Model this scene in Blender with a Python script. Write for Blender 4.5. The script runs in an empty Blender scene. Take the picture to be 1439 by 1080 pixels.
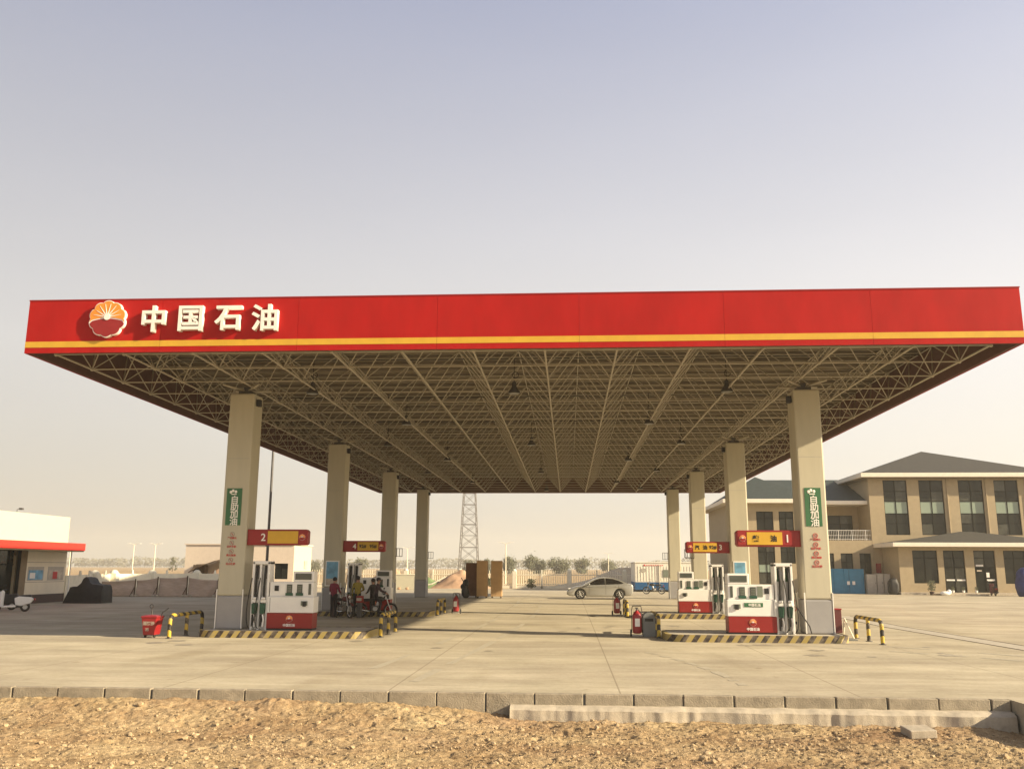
import bpy, bmesh, math, random
from mathutils import Vector, Matrix, noise
random.seed(7)
R = math.radians
S = bpy.context.scene
COL = S.collection

# ---------------------------------------------------------------- camera
cam = bpy.data.cameras.new('camera'); cam_o = bpy.data.objects.new('camera', cam); COL.objects.link(cam_o)
PIT, YAW, ROLL, EYE = 0.19965, 0.06231, 0.00456, 2.1
F = Vector((-math.sin(YAW)*math.cos(PIT), math.cos(YAW)*math.cos(PIT), math.sin(PIT)))
Rv = Vector((math.cos(YAW), math.sin(YAW), 0)); Uv = Rv.cross(F)
R2 = Rv*math.cos(ROLL)+Uv*math.sin(ROLL); U2 = -Rv*math.sin(ROLL)+Uv*math.cos(ROLL)
cam_o.matrix_world = Matrix(((R2.x,U2.x,-F.x,0),(R2.y,U2.y,-F.y,0),(R2.z,U2.z,-F.z,EYE),(0,0,0,1)))
cam.sensor_width = 36; cam.lens = 1268.88/1439*36; cam.clip_start = 0.1; cam.clip_end = 6000
S.camera = cam_o

# ---------------------------------------------------------------- world, sun, exposure
SUN = Vector((2.25, -0.58, 1.0)).normalized()
ELEV = math.asin(SUN.z); AZ = math.atan2(SUN.x, SUN.y)
w = bpy.data.worlds.new('World'); S.world = w; w.use_nodes = True
nt = w.node_tree; nt.nodes.clear()
out = nt.nodes.new('ShaderNodeOutputWorld'); bg = nt.nodes.new('ShaderNodeBackground')
sky = nt.nodes.new('ShaderNodeTexSky'); sky.sky_type = 'NISHITA'; sky.sun_disc = False
sky.sun_elevation = ELEV; sky.sun_rotation = AZ; sky.dust_density = 5.0; sky.air_density = 1.0; sky.ozone_density = 1.0
# airborne dust: the whole sky leans to a pale warm grey, more so near the horizon
tc = nt.nodes.new('ShaderNodeTexCoord'); sep = nt.nodes.new('ShaderNodeSeparateXYZ')
ramp = nt.nodes.new('ShaderNodeValToRGB'); mix = nt.nodes.new('ShaderNodeMix'); mix.data_type = 'RGBA'
ramp.color_ramp.elements[0].position = 0.0; ramp.color_ramp.elements[0].color = (8.6, 8.0, 6.7, 1)
ramp.color_ramp.elements[1].position = 0.62; ramp.color_ramp.elements[1].color = (3.7, 4.05, 5.6, 1)
e = ramp.color_ramp.elements.new(0.80); e.color = (1.8, 1.85, 2.2, 1)
e = ramp.color_ramp.elements.new(0.22); e.color = (9.2, 8.8, 8.4, 1)
mix.inputs[0].default_value = 0.78
nt.links.new(tc.outputs['Generated'], sep.inputs[0]); nt.links.new(sep.outputs['Z'], ramp.inputs[0])
nt.links.new(sky.outputs[0], mix.inputs[6]); nt.links.new(ramp.outputs[0], mix.inputs[7])
dotn = nt.nodes.new('ShaderNodeVectorMath'); dotn.operation = 'DOT_PRODUCT'; dotn.inputs[1].default_value = SUN
gl = nt.nodes.new('ShaderNodeMath'); gl.operation = 'MULTIPLY_ADD'; gl.inputs[1].default_value = 0.33; gl.inputs[2].default_value = 1.0
vm = nt.nodes.new('ShaderNodeVectorMath'); vm.operation = 'SCALE'   # dust scatters more light towards the sun
nt.links.new(tc.outputs['Generated'], dotn.inputs[0]); nt.links.new(dotn.outputs['Value'], gl.inputs[0])
mpn = nt.nodes.new('ShaderNodeMapping'); mpn.inputs['Scale'].default_value = (1.2, 1.2, 5.0); nzn = nt.nodes.new('ShaderNodeTexNoise'); nzn.inputs['Scale'].default_value = 1.6; nzn.inputs['Detail'].default_value = 3
mr_ = nt.nodes.new('ShaderNodeMapRange'); mr_.inputs['To Min'].default_value = .955; mr_.inputs['To Max'].default_value = 1.045; mm_ = nt.nodes.new('ShaderNodeMath'); mm_.operation = 'MULTIPLY'
nt.links.new(tc.outputs['Generated'], mpn.inputs[0]); nt.links.new(mpn.outputs[0], nzn.inputs[0]); nt.links.new(nzn.outputs[0], mr_.inputs['Value']); nt.links.new(gl.outputs[0], mm_.inputs[0]); nt.links.new(mr_.outputs[0], mm_.inputs[1])
nt.links.new(mix.outputs[2], vm.inputs[0]); nt.links.new(mm_.outputs[0], vm.inputs['Scale'])
nt.links.new(vm.outputs[0], bg.inputs[0]); bg.inputs[1].default_value = 0.052
nt.links.new(bg.outputs[0], out.inputs[0])
sl = bpy.data.lights.new('sun', 'SUN'); sl.energy = 5.0; sl.angle = R(0.9); sl.color = (1.0, 0.83, 0.57)
so = bpy.data.objects.new('sun', sl); COL.objects.link(so)
so.rotation_euler = SUN.to_track_quat('Z', 'Y').to_euler(); so.location = (40, -12, 40)
S.view_settings.view_transform = 'Standard'; S.view_settings.look = 'None'
S.view_settings.exposure = 1.15; S.view_settings.gamma = 1.0
S.cycles.max_bounces = 8; S.cycles.diffuse_bounces = 4; S.cycles.volume_bounces = 1

# ---------------------------------------------------------------- materials
def mat(name, col, rough=.7, metal=0., var=.12, vs=3., bump=0., bs=30., streak=None, spec=.4, coat=0., emit=0.):
    m = bpy.data.materials.new(name); m.use_nodes = True; t = m.node_tree; b = t.nodes['Principled BSDF']
    b.inputs['Roughness'].default_value = rough; b.inputs['Metallic'].default_value = metal
    b.inputs['Specular IOR Level'].default_value = spec; b.inputs['Coat Weight'].default_value = coat
    c = t.nodes.new('ShaderNodeTexCoord'); mp = t.nodes.new('ShaderNodeMapping')
    t.links.new(c.outputs['Object'], mp.inputs[0])
    if streak: mp.inputs['Scale'].default_value = streak
    n = t.nodes.new('ShaderNodeTexNoise'); n.inputs['Scale'].default_value = vs; n.inputs['Detail'].default_value = 5; n.inputs['Roughness'].default_value = .62
    t.links.new(mp.outputs[0], n.inputs[0])
    r = t.nodes.new('ShaderNodeValToRGB'); r.color_ramp.elements[0].position = .3; r.color_ramp.elements[1].position = .7
    r.color_ramp.elements[0].color = (*[x*(1-var) for x in col], 1); r.color_ramp.elements[1].color = (*[min(1, x*(1+var)) for x in col], 1)
    t.links.new(n.outputs[0], r.inputs[0]); t.links.new(r.outputs[0], b.inputs['Base Color'])
    if bump:
        n2 = t.nodes.new('ShaderNodeTexNoise'); n2.inputs['Scale'].default_value = bs; n2.inputs['Detail'].default_value = 4
        t.links.new(c.outputs['Object'], n2.inputs[0])
        bp = t.nodes.new('ShaderNodeBump'); bp.inputs['Strength'].default_value = bump; bp.inputs['Distance'].default_value = .02
        t.links.new(n2.outputs[0], bp.inputs['Height']); t.links.new(bp.outputs[0], b.inputs['Normal'])
    return m
M = {}
def dm(k, *a, **kw): M[k] = mat(k, *a, **kw)
dm('oil', (.27,.235,.18), .6, var=.25, vs=6)
dm('tyre_mark', (.385,.345,.26), .8, var=.12, vs=9)
dm('red_panel', (.36,.011,.010), .6, var=.13, vs=1.3, streak=(1,1,.35), spec=.12)
dm('yellow_paint', (.58,.34,.028), .5, var=.07)
dm('dark_red', (.26,.014,.014), .5, var=.12)
dm('fascia_back', (.10,.045,.035), .8)
dm('cream_panel', (.45,.415,.31), .55, var=.06, vs=.9, streak=(3,3,.5))
dm('grey_panel', (.30,.29,.285), .5, var=.07, vs=1.5)
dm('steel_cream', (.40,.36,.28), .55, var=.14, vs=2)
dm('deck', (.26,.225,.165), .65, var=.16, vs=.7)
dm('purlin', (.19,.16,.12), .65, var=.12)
dm('white', (.78,.76,.71), .45, var=.05, spec=.5)
dm('white_plastic', (.74,.72,.68), .35, var=.05, vs=2)
dm('letter_white', (.80,.76,.70), .5, var=.04)
dm('orange', (.80,.27,.035), .5, var=.08, vs=5)
dm('black', (.016,.015,.015), .5, var=.3)
dm('rubber', (.02,.019,.018), .75, var=.3, vs=8)
dm('green_sign', (.035,.13,.055), .55, var=.08)
dm('dark_green', (.015,.07,.04), .4, var=.15)
dm('screen', (.07,.08,.07), .15, var=.15, spec=.6)
dm('lcd', (.17,.19,.15), .3, var=.1)
dm('dispenser_red', (.24,.011,.009), .45, var=.06, spec=.4)
dm('red', (.27,.012,.015), .4, var=.14, vs=6, spec=.5)
dm('red_ink', (.50,.05,.05), .7)
dm('grey_ink', (.30,.24,.21), .7)
dm('steel', (.42,.41,.39), .35, .85, var=.15)
dm('dark_steel', (.10,.095,.09), .5, .6, var=.2)
dm('grey_box', (.17,.175,.165), .6, var=.12)
dm('concrete_block', (.42,.365,.28), .9, var=.2, vs=6, bump=.4, bs=60)
dm('island_top', (.40,.36,.29), .85, var=.14, vs=3, bump=.2)
dm('store_white', (.52,.49,.37), .7, var=.03)
dm('store_red', (.60,.035,.022), .5, var=.05)
dm('store_tile', (.74,.66,.50), .5, var=.06, vs=1.2)
dm('dark_base', (.06,.035,.03), .6)
dm('poster_blue', (.14,.33,.48), .5, var=.45, vs=2.2)
dm('poster_pale', (.45,.38,.30), .5, var=.4, vs=3)
dm('tarp_black', (.017,.016,.016), .62, var=.35, vs=4, bump=.5, bs=6)
dm('tarp_blue', (.02,.03,.14), .6, var=.3, vs=4, bump=.5, bs=6)
dm('fence_cream', (.74,.69,.54), .8, var=.08, vs=2)
dm('fence_grey', (.55,.50,.42), .8, var=.12, vs=2)
dm('dust_sheet', (.48,.37,.29), .9, var=.16, vs=2, streak=(1,1,8))
dm('wood_brown', (.10,.07,.045), .85, var=.35, vs=5, streak=(1,1,.2))
dm('stucco_pink', (.66,.56,.45), .9, var=.05)
dm('cardboard', (.47,.30,.145), .85, var=.10, vs=2.5)
dm('cardboard_dark', (.17,.085,.05), .85, var=.15)
dm('stone_tan', (.355,.285,.18), .85, var=.07, vs=2.4, bump=.1, bs=12)
dm('eave_white', (.72,.66,.55), .7, var=.05)
dm('soffit', (.22,.165,.10), .8)
dm('roof_slate', (.045,.043,.037), .8, var=.2, vs=3, streak=(1,1,3), bump=.4, bs=5)
dm('roof_green', (.035,.048,.047), .75, var=.2, vs=3, bump=.4, bs=5)
dm('win_frame', (.006,.006,.005), .85, spec=.1)
dm('glass', (.018,.020,.017), .07, var=.4, vs=.6, spec=.22)
dm('glass_reflect_tint', (.055,.056,.045), .12, var=.4, vs=1.5, spec=.3)  # lighter panes: uneven window reflection painted into the glass colour
dm('glass_pale', (.25,.31,.245), .18, var=.08, vs=.8, spec=.4)
dm('cab_blue', (.025,.17,.30), .5, var=.15, vs=2)
dm('cab_grey', (.42,.38,.32), .6, var=.15, vs=2)
dm('cont_white', (.74,.70,.60), .5, var=.06)
dm('cont_blue', (.015,.09,.22), .5, var=.12)
dm('car_paint', (.36,.355,.33), .28, .35, var=.03, coat=.5)
dm('car_glass', (.012,.010,.010), .08, spec=.4)
dm('rim', (.50,.49,.46), .3, .7)
dm('magenta_cloth', (.17,.012,.035), .85, var=.2, vs=14, bump=.3)
dm('yellow_cloth', (.27,.21,.035), .85, var=.2, vs=14, bump=.3)
dm('purple_cloth', (.05,.028,.036), .85, var=.25, vs=14, bump=.3)
dm('grey_cloth', (.04,.032,.03), .85, var=.25, vs=14, bump=.3)
dm('dark_cloth', (.014,.012,.016), .9, var=.3, vs=14, bump=.3)
dm('skin', (.36,.20,.13), .6, var=.06)
dm('hair', (.012,.009,.008), .7, var=.3, vs=20)
dm('maroon', (.10,.022,.022), .6, var=.15)
dm('pylon_steel', (.16,.15,.14), .6, .3)
dm('bark', (.10,.075,.05), .9, var=.3)
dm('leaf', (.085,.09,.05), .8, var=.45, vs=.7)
dm('leaf_hazed', (.15,.15,.115), .85, var=.4, vs=.08)  # far leaves: part of the haze fading is painted into this paler colour
dm('dirt_mound', (.42,.27,.17), .95, var=.2, vs=1.5, bump=.6, bs=4)
dm('sand_bank', (.52,.43,.31), .95, var=.14, vs=1.5, bump=.5, bs=4)
dm('green_net', (.16,.22,.10), .9, var=.25, vs=1.5)
dm('clod', (.38,.285,.17), .95, var=.32, vs=9, bump=.4, bs=60)
dm('mirror_chrome', (.6,.6,.58), .15, 1.)
dm('tail_red', (.35,.01,.01), .3)
dm('lamp_glass', (.6,.6,.55), .2, spec=.6)
dm('lamp_lens', (.10,.10,.09), .3)
dm('kerb_stone', (.30,.258,.19), .9, var=.26, vs=5, bump=.5, bs=40)

def stripes(name, a, b, period, direction, duty=.5, offs=0.):
    m = bpy.data.materials.new(name); m.use_nodes = True; t = m.node_tree; p = t.nodes['Principled BSDF']; p.inputs['Roughness'].default_value = .6
    c = t.nodes.new('ShaderNodeTexCoord'); d = t.nodes.new('ShaderNodeVectorMath'); d.operation = 'DOT_PRODUCT'; d.inputs[1].default_value = direction
    t.links.new(c.outputs['Object'], d.inputs[0])
    m1 = t.nodes.new('ShaderNodeMath'); m1.operation = 'MULTIPLY_ADD'; m1.inputs[1].default_value = 1/period; m1.inputs[2].default_value = 100+offs
    t.links.new(d.outputs['Value'], m1.inputs[0])
    m2 = t.nodes.new('ShaderNodeMath'); m2.operation = 'FRACT'; t.links.new(m1.outputs[0], m2.inputs[0])
    m3 = t.nodes.new('ShaderNodeMath'); m3.operation = 'GREATER_THAN'; m3.inputs[1].default_value = duty; t.links.new(m2.outputs[0], m3.inputs[0])
    n = t.nodes.new('ShaderNodeTexNoise'); n.inputs['Scale'].default_value = 7; n.inputs['Detail'].default_value = 6; t.links.new(c.outputs['Object'], n.inputs[0])
    x = t.nodes.new('ShaderNodeMix'); x.data_type = 'RGBA'; x.inputs[6].default_value = (*a, 1); x.inputs[7].default_value = (*b, 1); t.links.new(m3.outputs[0], x.inputs[0])
    r = t.nodes.new('ShaderNodeValToRGB'); r.color_ramp.elements[0].position = .42; r.color_ramp.elements[0].color = (0,0,0,1); r.color_ramp.elements[1].position = .72; r.color_ramp.elements[1].color = (.55,.55,.55,1)
    t.links.new(n.outputs[0], r.inputs[0])
    y = t.nodes.new('ShaderNodeMix'); y.data_type = 'RGBA'; y.inputs[7].default_value = (.30,.25,.18,1); t.links.new(r.outputs[0], y.inputs[0]); t.links.new(x.outputs[2], y.inputs[6])
    t.links.new(y.outputs[2], p.inputs['Base Color']); return m
M['hazard'] = stripes('hazard', (.028,.017,.014), (.34,.255,.07), .33, (1,0,-.7), .5)
M['hoop'] = stripes('hoop', (.02,.016,.014), (.50,.34,.03), .36, (0,.8,1), .48, .1)

def ground_mat(name, slab):
    m = bpy.data.materials.new(name); m.use_nodes = True; t = m.node_tree; p = t.nodes['Principled BSDF']; p.inputs['Roughness'].default_value = .92; p.inputs['Specular IOR Level'].default_value = .15
    N = t.nodes.new; K = t.links.new
    c = N('ShaderNodeTexCoord')
    def nz(scale, det=6, mp=None, ro=.6):
        n = N('ShaderNodeTexNoise'); n.inputs['Scale'].default_value = scale; n.inputs['Detail'].default_value = det; n.inputs['Roughness'].default_value = ro
        if mp:
            q = N('ShaderNodeMapping'); q.inputs['Scale'].default_value = mp; K(c.outputs['Object'], q.inputs[0]); K(q.outputs[0], n.inputs[0])
        else: K(c.outputs['Object'], n.inputs[0])
        return n.outputs[0]
    def rp(src, p0, c0, p1, c1):
        r = N('ShaderNodeValToRGB'); r.color_ramp.elements[0].position = p0; r.color_ramp.elements[0].color = (*c0, 1); r.color_ramp.elements[1].position = p1; r.color_ramp.elements[1].color = (*c1, 1); K(src, r.inputs[0]); return r.outputs[0]
    def mx(a, b, fac, mode='MIX'):
        x = N('ShaderNodeMix'); x.data_type = 'RGBA'; x.blend_type = mode
        if isinstance(fac, float): x.inputs[0].default_value = fac
        else: K(fac, x.inputs[0])
        for i, v in ((6, a), (7, b)):
            if isinstance(v, tuple): x.inputs[i].default_value = (*v, 1)
            else: K(v, x.inputs[i])
        return x.outputs[2]
    if slab:
        base = rp(nz(.5, 7), .3, (.43,.39,.295), .72, (.55,.50,.385))
        base = mx(base, rp(nz(.35, 6, (.35,1.6,1)), .35, (.82,.80,.78), .65, (1.06,1.05,1.03)), 1., 'MULTIPLY')
        base = mx(base, rp(nz(1.7, 6, (.25,1,1), .7), .46, (.84,.82,.80), .62, (1,1,1)), .7, 'MULTIPLY')
        base = mx(base, rp(nz(9, 5), .30, (.88,.88,.88), .6, (1,1,1)), 1., 'MULTIPLY')
        base = mx(base, rp(nz(.9, 3, (1,.22,1), .4), .60, (1,1,1), .78, (.80,.77,.73)), .8, 'MULTIPLY')
        base = mx(base, rp(nz(2.6, 2, None, .3), .70, (1,1,1), .80, (.70,.66,.62)), .75, 'MULTIPLY')
        base = mx(base, rp(nz(.22, 3), .42, (.93,.92,.92), .58, (1.04,1.04,1.03)), 1., 'MULTIPLY')
        sp = N('ShaderNodeSeparateXYZ'); K(c.outputs['Object'], sp.inputs[0])
        fac = None
        for ax, per, off in (('X', 4.0, 3.15), ('Y', 6.0, 3.0)):
            a = N('ShaderNodeMath'); a.operation = 'ADD'; a.inputs[1].default_value = 400+off; K(sp.outputs[ax], a.inputs[0])
            b = N('ShaderNodeMath'); b.operation = 'MODULO'; b.inputs[1].default_value = per; K(a.outputs[0], b.inputs[0])
            l = N('ShaderNodeMath'); l.operation = 'LESS_THAN'; l.inputs[1].default_value = .028 if ax == 'X' else .022; K(b.outputs[0], l.inputs[0])
            if fac is None: fac = l.outputs[0]
            else:
                g = N('ShaderNodeMath'); g.operation = 'MAXIMUM'; K(fac, g.inputs[0]); K(l.outputs[0], g.inputs[1]); fac = g.outputs[0]
        f2 = N('ShaderNodeMath'); f2.operation = 'MULTIPLY'; f2.inputs[1].default_value = .55; K(fac, f2.inputs[0])
        base = mx(base, (.17,.135,.095), f2.outputs[0])
        K(base, p.inputs['Base Color']); h = nz(14, 6); st = .25
    else:
        base = rp(nz(.33, 8), .36, (.42,.30,.185), .62, (.56,.445,.265))
        base = mx(base, rp(nz(.55, 6, (1,1.6,1), .65), .36, (.74,.68,.62), .60, (1.04,1.03,1.0)), 1., 'MULTIPLY')
        base = mx(base, rp(nz(7, 8, None, .7), .38, (.70,.66,.62), .6, (1.05,1.05,1.05)), 1., 'MULTIPLY')
        base = mx(base, rp(nz(62, 3, None, .6), .30, (.50,.44,.38), .40, (1,1,1)), .9, 'MULTIPLY')
        base = mx(base, rp(nz(38, 5, None, .7), .36, (.72,.70,.68), .55, (1.04,1.04,1.04)), 1., 'MULTIPLY')
        K(base, p.inputs['Base Color']); h = nz(26, 8, None, .75); st = 1.0
    bp = N('ShaderNodeBump'); bp.inputs['Strength'].default_value = st; bp.inputs['Distance'].default_value = .03; K(h, bp.inputs['Height']); K(bp.outputs[0], p.inputs['Normal'])
    return m
M['slab'] = ground_mat('slab', True); M['dirt'] = ground_mat('dirt', False)

# ---------------------------------------------------------------- mesh helpers
ORG = {}
class MB:
    def __init__(s): s.v = []; s.f = []; s.k = []; s.m = []
    def _m(s, m):
        if m not in s.m: s.m.append(m)
        return s.m.index(m)
    def add(s, vs, fs, m):
        o = len(s.v); s.v += [tuple(v) for v in vs]; k = s._m(m)
        for f in fs: s.f.append(tuple(i+o for i in f)); s.k.append(k)
    def box(s, x0, x1, y0, y1, z0, z1, m):
        vs = [(x,y,z) for z in (z0,z1) for y in (y0,y1) for x in (x0,x1)]
        s.add(vs, [(0,2,3,1),(4,5,7,6),(0,1,5,4),(2,6,7,3),(0,4,6,2),(1,3,7,5)], m)
    def cyl(s, a, b, r, m, n=8, r2=None, caps=True):
        a = Vector(a); b = Vector(b); d = b-a
        if d.length < 1e-6: return
        d.normalize(); u = d.cross(Vector((0,0,1)) if abs(d.z) < .95 else Vector((1,0,0))).normalized(); v = d.cross(u)
        r2 = r if r2 is None else r2; vs = []
        for c, q in ((a, r), (b, r2)):
            for i in range(n):
                t = 2*math.pi*i/n; vs.append(c+u*math.cos(t)*q+v*math.sin(t)*q)
        fs = [(i, (i+1) % n, n+(i+1) % n, n+i) for i in range(n)]
        if caps: fs += [tuple(range(n))[::-1], tuple(range(n, 2*n))]
        s.add(vs, fs, m)
    def tube(s, pts, r, m, n=8):
        for a, b in zip(pts, pts[1:]): s.cyl(a, b, r, m, n)
        for p in pts[1:-1]: s.ball(p, r, m, 6, 4)
    def ball(s, c, r, m, n=8, k=5, sc=(1,1,1)):
        vs = [(c[0], c[1], c[2]-r*sc[2])]
        for j in range(1, k):
            t = -math.pi/2+math.pi*j/k
            for i in range(n): a = 2*math.pi*i/n; vs.append((c[0]+r*sc[0]*math.cos(t)*math.cos(a), c[1]+r*sc[1]*math.cos(t)*math.sin(a), c[2]+r*sc[2]*math.sin(t)))
        vs.append((c[0], c[1], c[2]+r*sc[2])); L = len(vs)-1
        fs = [(0, 1+(i+1) % n, 1+i) for i in range(n)]
        for j in range(k-2):
            o = 1+j*n; fs += [(o+i, o+(i+1) % n, o+n+(i+1) % n, o+n+i) for i in range(n)]
        o = 1+(k-2)*n; fs += [(o+i, o+(i+1) % n, L) for i in range(n)]
        s.add(vs, fs, m)
    def lathe(s, prof, c, m, n=20):   # prof: (r, z) list
        vs = []
        for r, z in prof:
            for i in range(n): a = 2*math.pi*i/n; vs.append((c[0]+r*math.cos(a), c[1]+r*math.sin(a), c[2]+z))
        fs = []
        for j in range(len(prof)-1):
            o = j*n; fs += [(o+i, o+(i+1) % n, o+n+(i+1) % n, o+n+i) for i in range(n)]
        fs += [tuple(range(n))[::-1], tuple(range((len(prof)-1)*n, len(prof)*n))]
        s.add(vs, fs, m)
    def prism_y(s, poly, y0, y1, m):  # poly in (x,z), counter-clockwise seen from -y
        n = len(poly); vs = [(x, y0, z) for x, z in poly]+[(x, y1, z) for x, z in poly]
        s.add(vs, [tuple(range(n)), tuple(range(2*n-1, n-1, -1))]+[(i, n+i, n+(i+1) % n, (i+1) % n) for i in range(n)], m)
    def torus(s, c, r1, r2, m, axis='y', n=22, k=7):
        vs = []
        for i in range(n):
            a = 2*math.pi*i/n
            for j in range(k):
                b = 2*math.pi*j/k; q = r1+r2*math.cos(b); h = r2*math.sin(b)
                p = (q*math.cos(a), h, q*math.sin(a)) if axis == 'y' else (q*math.cos(a), q*math.sin(a), h)
                vs.append((c[0]+p[0], c[1]+p[1], c[2]+p[2]))
        s.add(vs, [(i*k+j, ((i+1) % n)*k+j, ((i+1) % n)*k+(j+1) % k, i*k+(j+1) % k) for i in range(n) for j in range(k)], m)
    def build(s, name, parent=None, bevel=0, smooth=False, org=None):
        me = bpy.data.meshes.new(name)
        o3 = Vector(org) if org is not None else (ORG[parent.name] if parent is not None and parent.name in ORG else Vector())
        me.from_pydata([tuple(Vector(v)-o3) for v in s.v], [], s.f)
        for m in s.m: me.materials.append(M[m])
        me.polygons.foreach_set('material_index', s.k)
        bm = bmesh.new(); bm.from_mesh(me); bmesh.ops.recalc_face_normals(bm, faces=bm.faces); bm.to_mesh(me); bm.free()
        if smooth: me.shade_smooth(); me.set_sharp_from_angle(angle=R(38))
        o = bpy.data.objects.new(name, me); COL.objects.link(o)
        if parent is not None: o.parent = parent
        else: o.location = o3
        ORG[o.name] = o3
        if bevel:
            b = o.modifiers.new('bevel', 'BEVEL'); b.width = bevel; b.segments = 2; b.limit_method = 'ANGLE'
        return o
def tag(o, label=None, cat=None, group=None, kind=None):
    if label: o['label'] = label
    if cat: o['category'] = cat
    if group: o['group'] = group
    if kind: o['kind'] = kind
    return o
def thing(name, loc, label, cat, group=None):
    o = bpy.data.objects.new(name, None); COL.objects.link(o); o.location = loc; o.empty_display_size = .3
    ORG[o.name] = Vector(loc); return tag(o, label, cat, group)
def copy_tree(o, parent=None):
    c = o.copy(); COL.objects.link(c)
    if parent is not None: c.parent = parent
    for ch in [x for x in COL.objects if x.parent == o]: copy_tree(ch, c)
    return c
def clone(o, loc, rz, label, group=None):
    c = copy_tree(o); c.location = loc; c.rotation_euler = (0, 0, rz); c['label'] = label
    if group: c['group'] = group
    return c
def text(name, s, size, m, parent, c, ext=.004, bold=0., vertical=False, ry=0):
    cu = bpy.data.curves.new(name, 'FONT'); cu.body = '\n'.join(s) if vertical else s; cu.size = size; cu.extrude = ext; cu.offset = bold
    cu.align_x = 'CENTER'; cu.align_y = 'CENTER'; cu.space_line = .86; cu.resolution_u = 3
    t = bpy.data.objects.new(name, cu); COL.objects.link(t)
    dg = bpy.context.evaluated_depsgraph_get(); me = bpy.data.meshes.new_from_object(t.evaluated_get(dg))
    bpy.data.objects.remove(t); bpy.data.curves.remove(cu)
    me.transform(Matrix.Rotation(R(90), 4, 'X'))
    if ry: me.transform(Matrix.Rotation(ry, 4, 'Z'))
    xs = [v.co.x for v in me.vertices]; zs = [v.co.z for v in me.vertices]
    off = Vector(c)-(ORG[parent.name] if parent else Vector())
    if xs: off -= Vector(((min(xs)+max(xs))/2 if not ry else 0, 0, (min(zs)+max(zs))/2))
    me.transform(Matrix.Translation(off)); me.materials.clear(); me.materials.append(M[m]); me.name = name
    o = bpy.data.objects.new(name, me); COL.objects.link(o)
    if parent: o.parent = parent
    ORG[o.name] = Vector(); return o

# ---------------------------------------------------------------- SETTING
def struct(name, o): o.name = name; o['kind'] = 'structure'; return o
# far ground sheet (sits lower under the slab and on the camera side)
g = MB()
xs = [-1200,-600,-300,-140,-61,-40,-20,-14.5,12,40,61,140,300,600,1200]; ys = [-1200,-400,-60,-8,5.5,16,40,90,91.8,110,140,200,400,700,1200]
def gz(x, y):
    if -61 <= x <= 61 and 16 <= y <= 91.7: return -.9
    if y < 16.1 and abs(x) < 140: return -.42
    return -.06
vs = [(x, y, gz(x, y)) for y in ys for x in xs]; n = len(xs)
g.add(vs, [(j*n+i, j*n+i+1, (j+1)*n+i+1, (j+1)*n+i) for j in range(len(ys)-1) for i in range(n-1)], 'dirt')
struct('ground', g.build('ground'))
# concrete forecourt with an apron running towards the viewer at the right
sl_ = MB(); poly = [(-60.6,16.2),(7.25,16.2),(7.25,4),(60.6,4),(60.6,91.9),(-60.6,91.9)]
k = len(poly); vs = [(x, y, 0) for x, y in poly]+[(x, y, -1) for x, y in poly]
sl_.add(vs, [tuple(range(k))]+[(i, k+i, k+(i+1) % k, (i+1) % k) for i in range(k)], 'slab')
struct('forecourt', sl_.build('forecourt'))
# kerb of single stones along the front edge
kb = MB(); x = -34.; rr = random.Random(3)
while x < 7.2:
    x2 = min(x+.835, 7.24); j = rr.uniform(-.006, .006)
    gp = rr.choice((.008,.012,.02,.028)); kb.box(x+gp, x2-.010, 16.05+j, 16.195, -.62, .004+rr.uniform(-.004, .003), 'kerb_stone'); x = x2
kb.box(-34, 7.2, 16.10, 16.19, -.6, -.03, 'grey_box')
struct('kerb', kb.build('kerb', bevel=.012))
# spilled footing along the kerb, right of the middle
fb = MB(); N_ = 200; top = []; bot = []
pts = [(-1.0+8.2*i/N_) for i in range(N_+1)]
vs = []; 
for x in pts:
    d = .25+.12*noise.noise((x*.7, 3, 0))+.035*noise.noise((x*2.9, 5, 0))+.02*noise.noise((x*9, 5, 0))
    zt = -.172+.012*noise.noise((x*3, 9, 0))
    vs += [(x, 16.06, zt), (x, 16.06-d*.7, zt-.01), (x, 16.06-d, zt-.06), (x, 16.06-d-.03, -.6)]
fb.add(vs, [(i*4+j, (i+1)*4+j, (i+1)*4+j+1, i*4+j+1) for i in range(N_) for j in range(3)], 'concrete_block')
struct('kerb_footing', fb.build('kerb_footing', smooth=True))
# rough dirt in front
def dz(x, y):
    t = max(0., min(1., (15.2-y)/6.5)); b = -.40+.20*t*t*(3-2*t)
    if y < 8: b += (8-y)*.05
    left = max(0., min(1., (-.6-x)/2.5)); near = max(0., min(1., (y-14.6)/1.4))
    b += left*near*.235
    c = Vector((x, y, 0))
    b += .055*noise.noise(c*.45)+.035*noise.noise(c*1.6)+.026*noise.noise(c*4.3)
    q = noise.noise(c*11+Vector((5,1,3))); q2 = noise.noise(c*3.1+Vector((2,8,0))); b += .020*q+(.026+.03*max(0,q2))*abs(noise.noise(c*16))+.014*noise.noise(c*31)
    b -= .045*max(0, noise.noise(c*5.3+Vector((3,3,9)))-.28)*(1+max(0, noise.noise(c*.8)))*2
    b += .11*math.exp(-((x+4.95)**2)/.05-((y-15.75)**2)/.03)+.07*math.exp(-((x+3.7)**2)/.04-((y-15.3)**2)/.03)
    if x > 6.2 and y > 13.5: b -= .08*min(1, x-6.2)
    return b
dt = MB(); nx, ny = 860, 390; X0, X1, Y0, Y1 = -13., 8.2, 6.6, 16.09
vs = [(X0+(X1-X0)*i/nx, Y0+(Y1-Y0)*j/ny, dz(X0+(X1-X0)*i/nx, Y0+(Y1-Y0)*j/ny)) for j in range(ny+1) for i in range(nx+1)]
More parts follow.
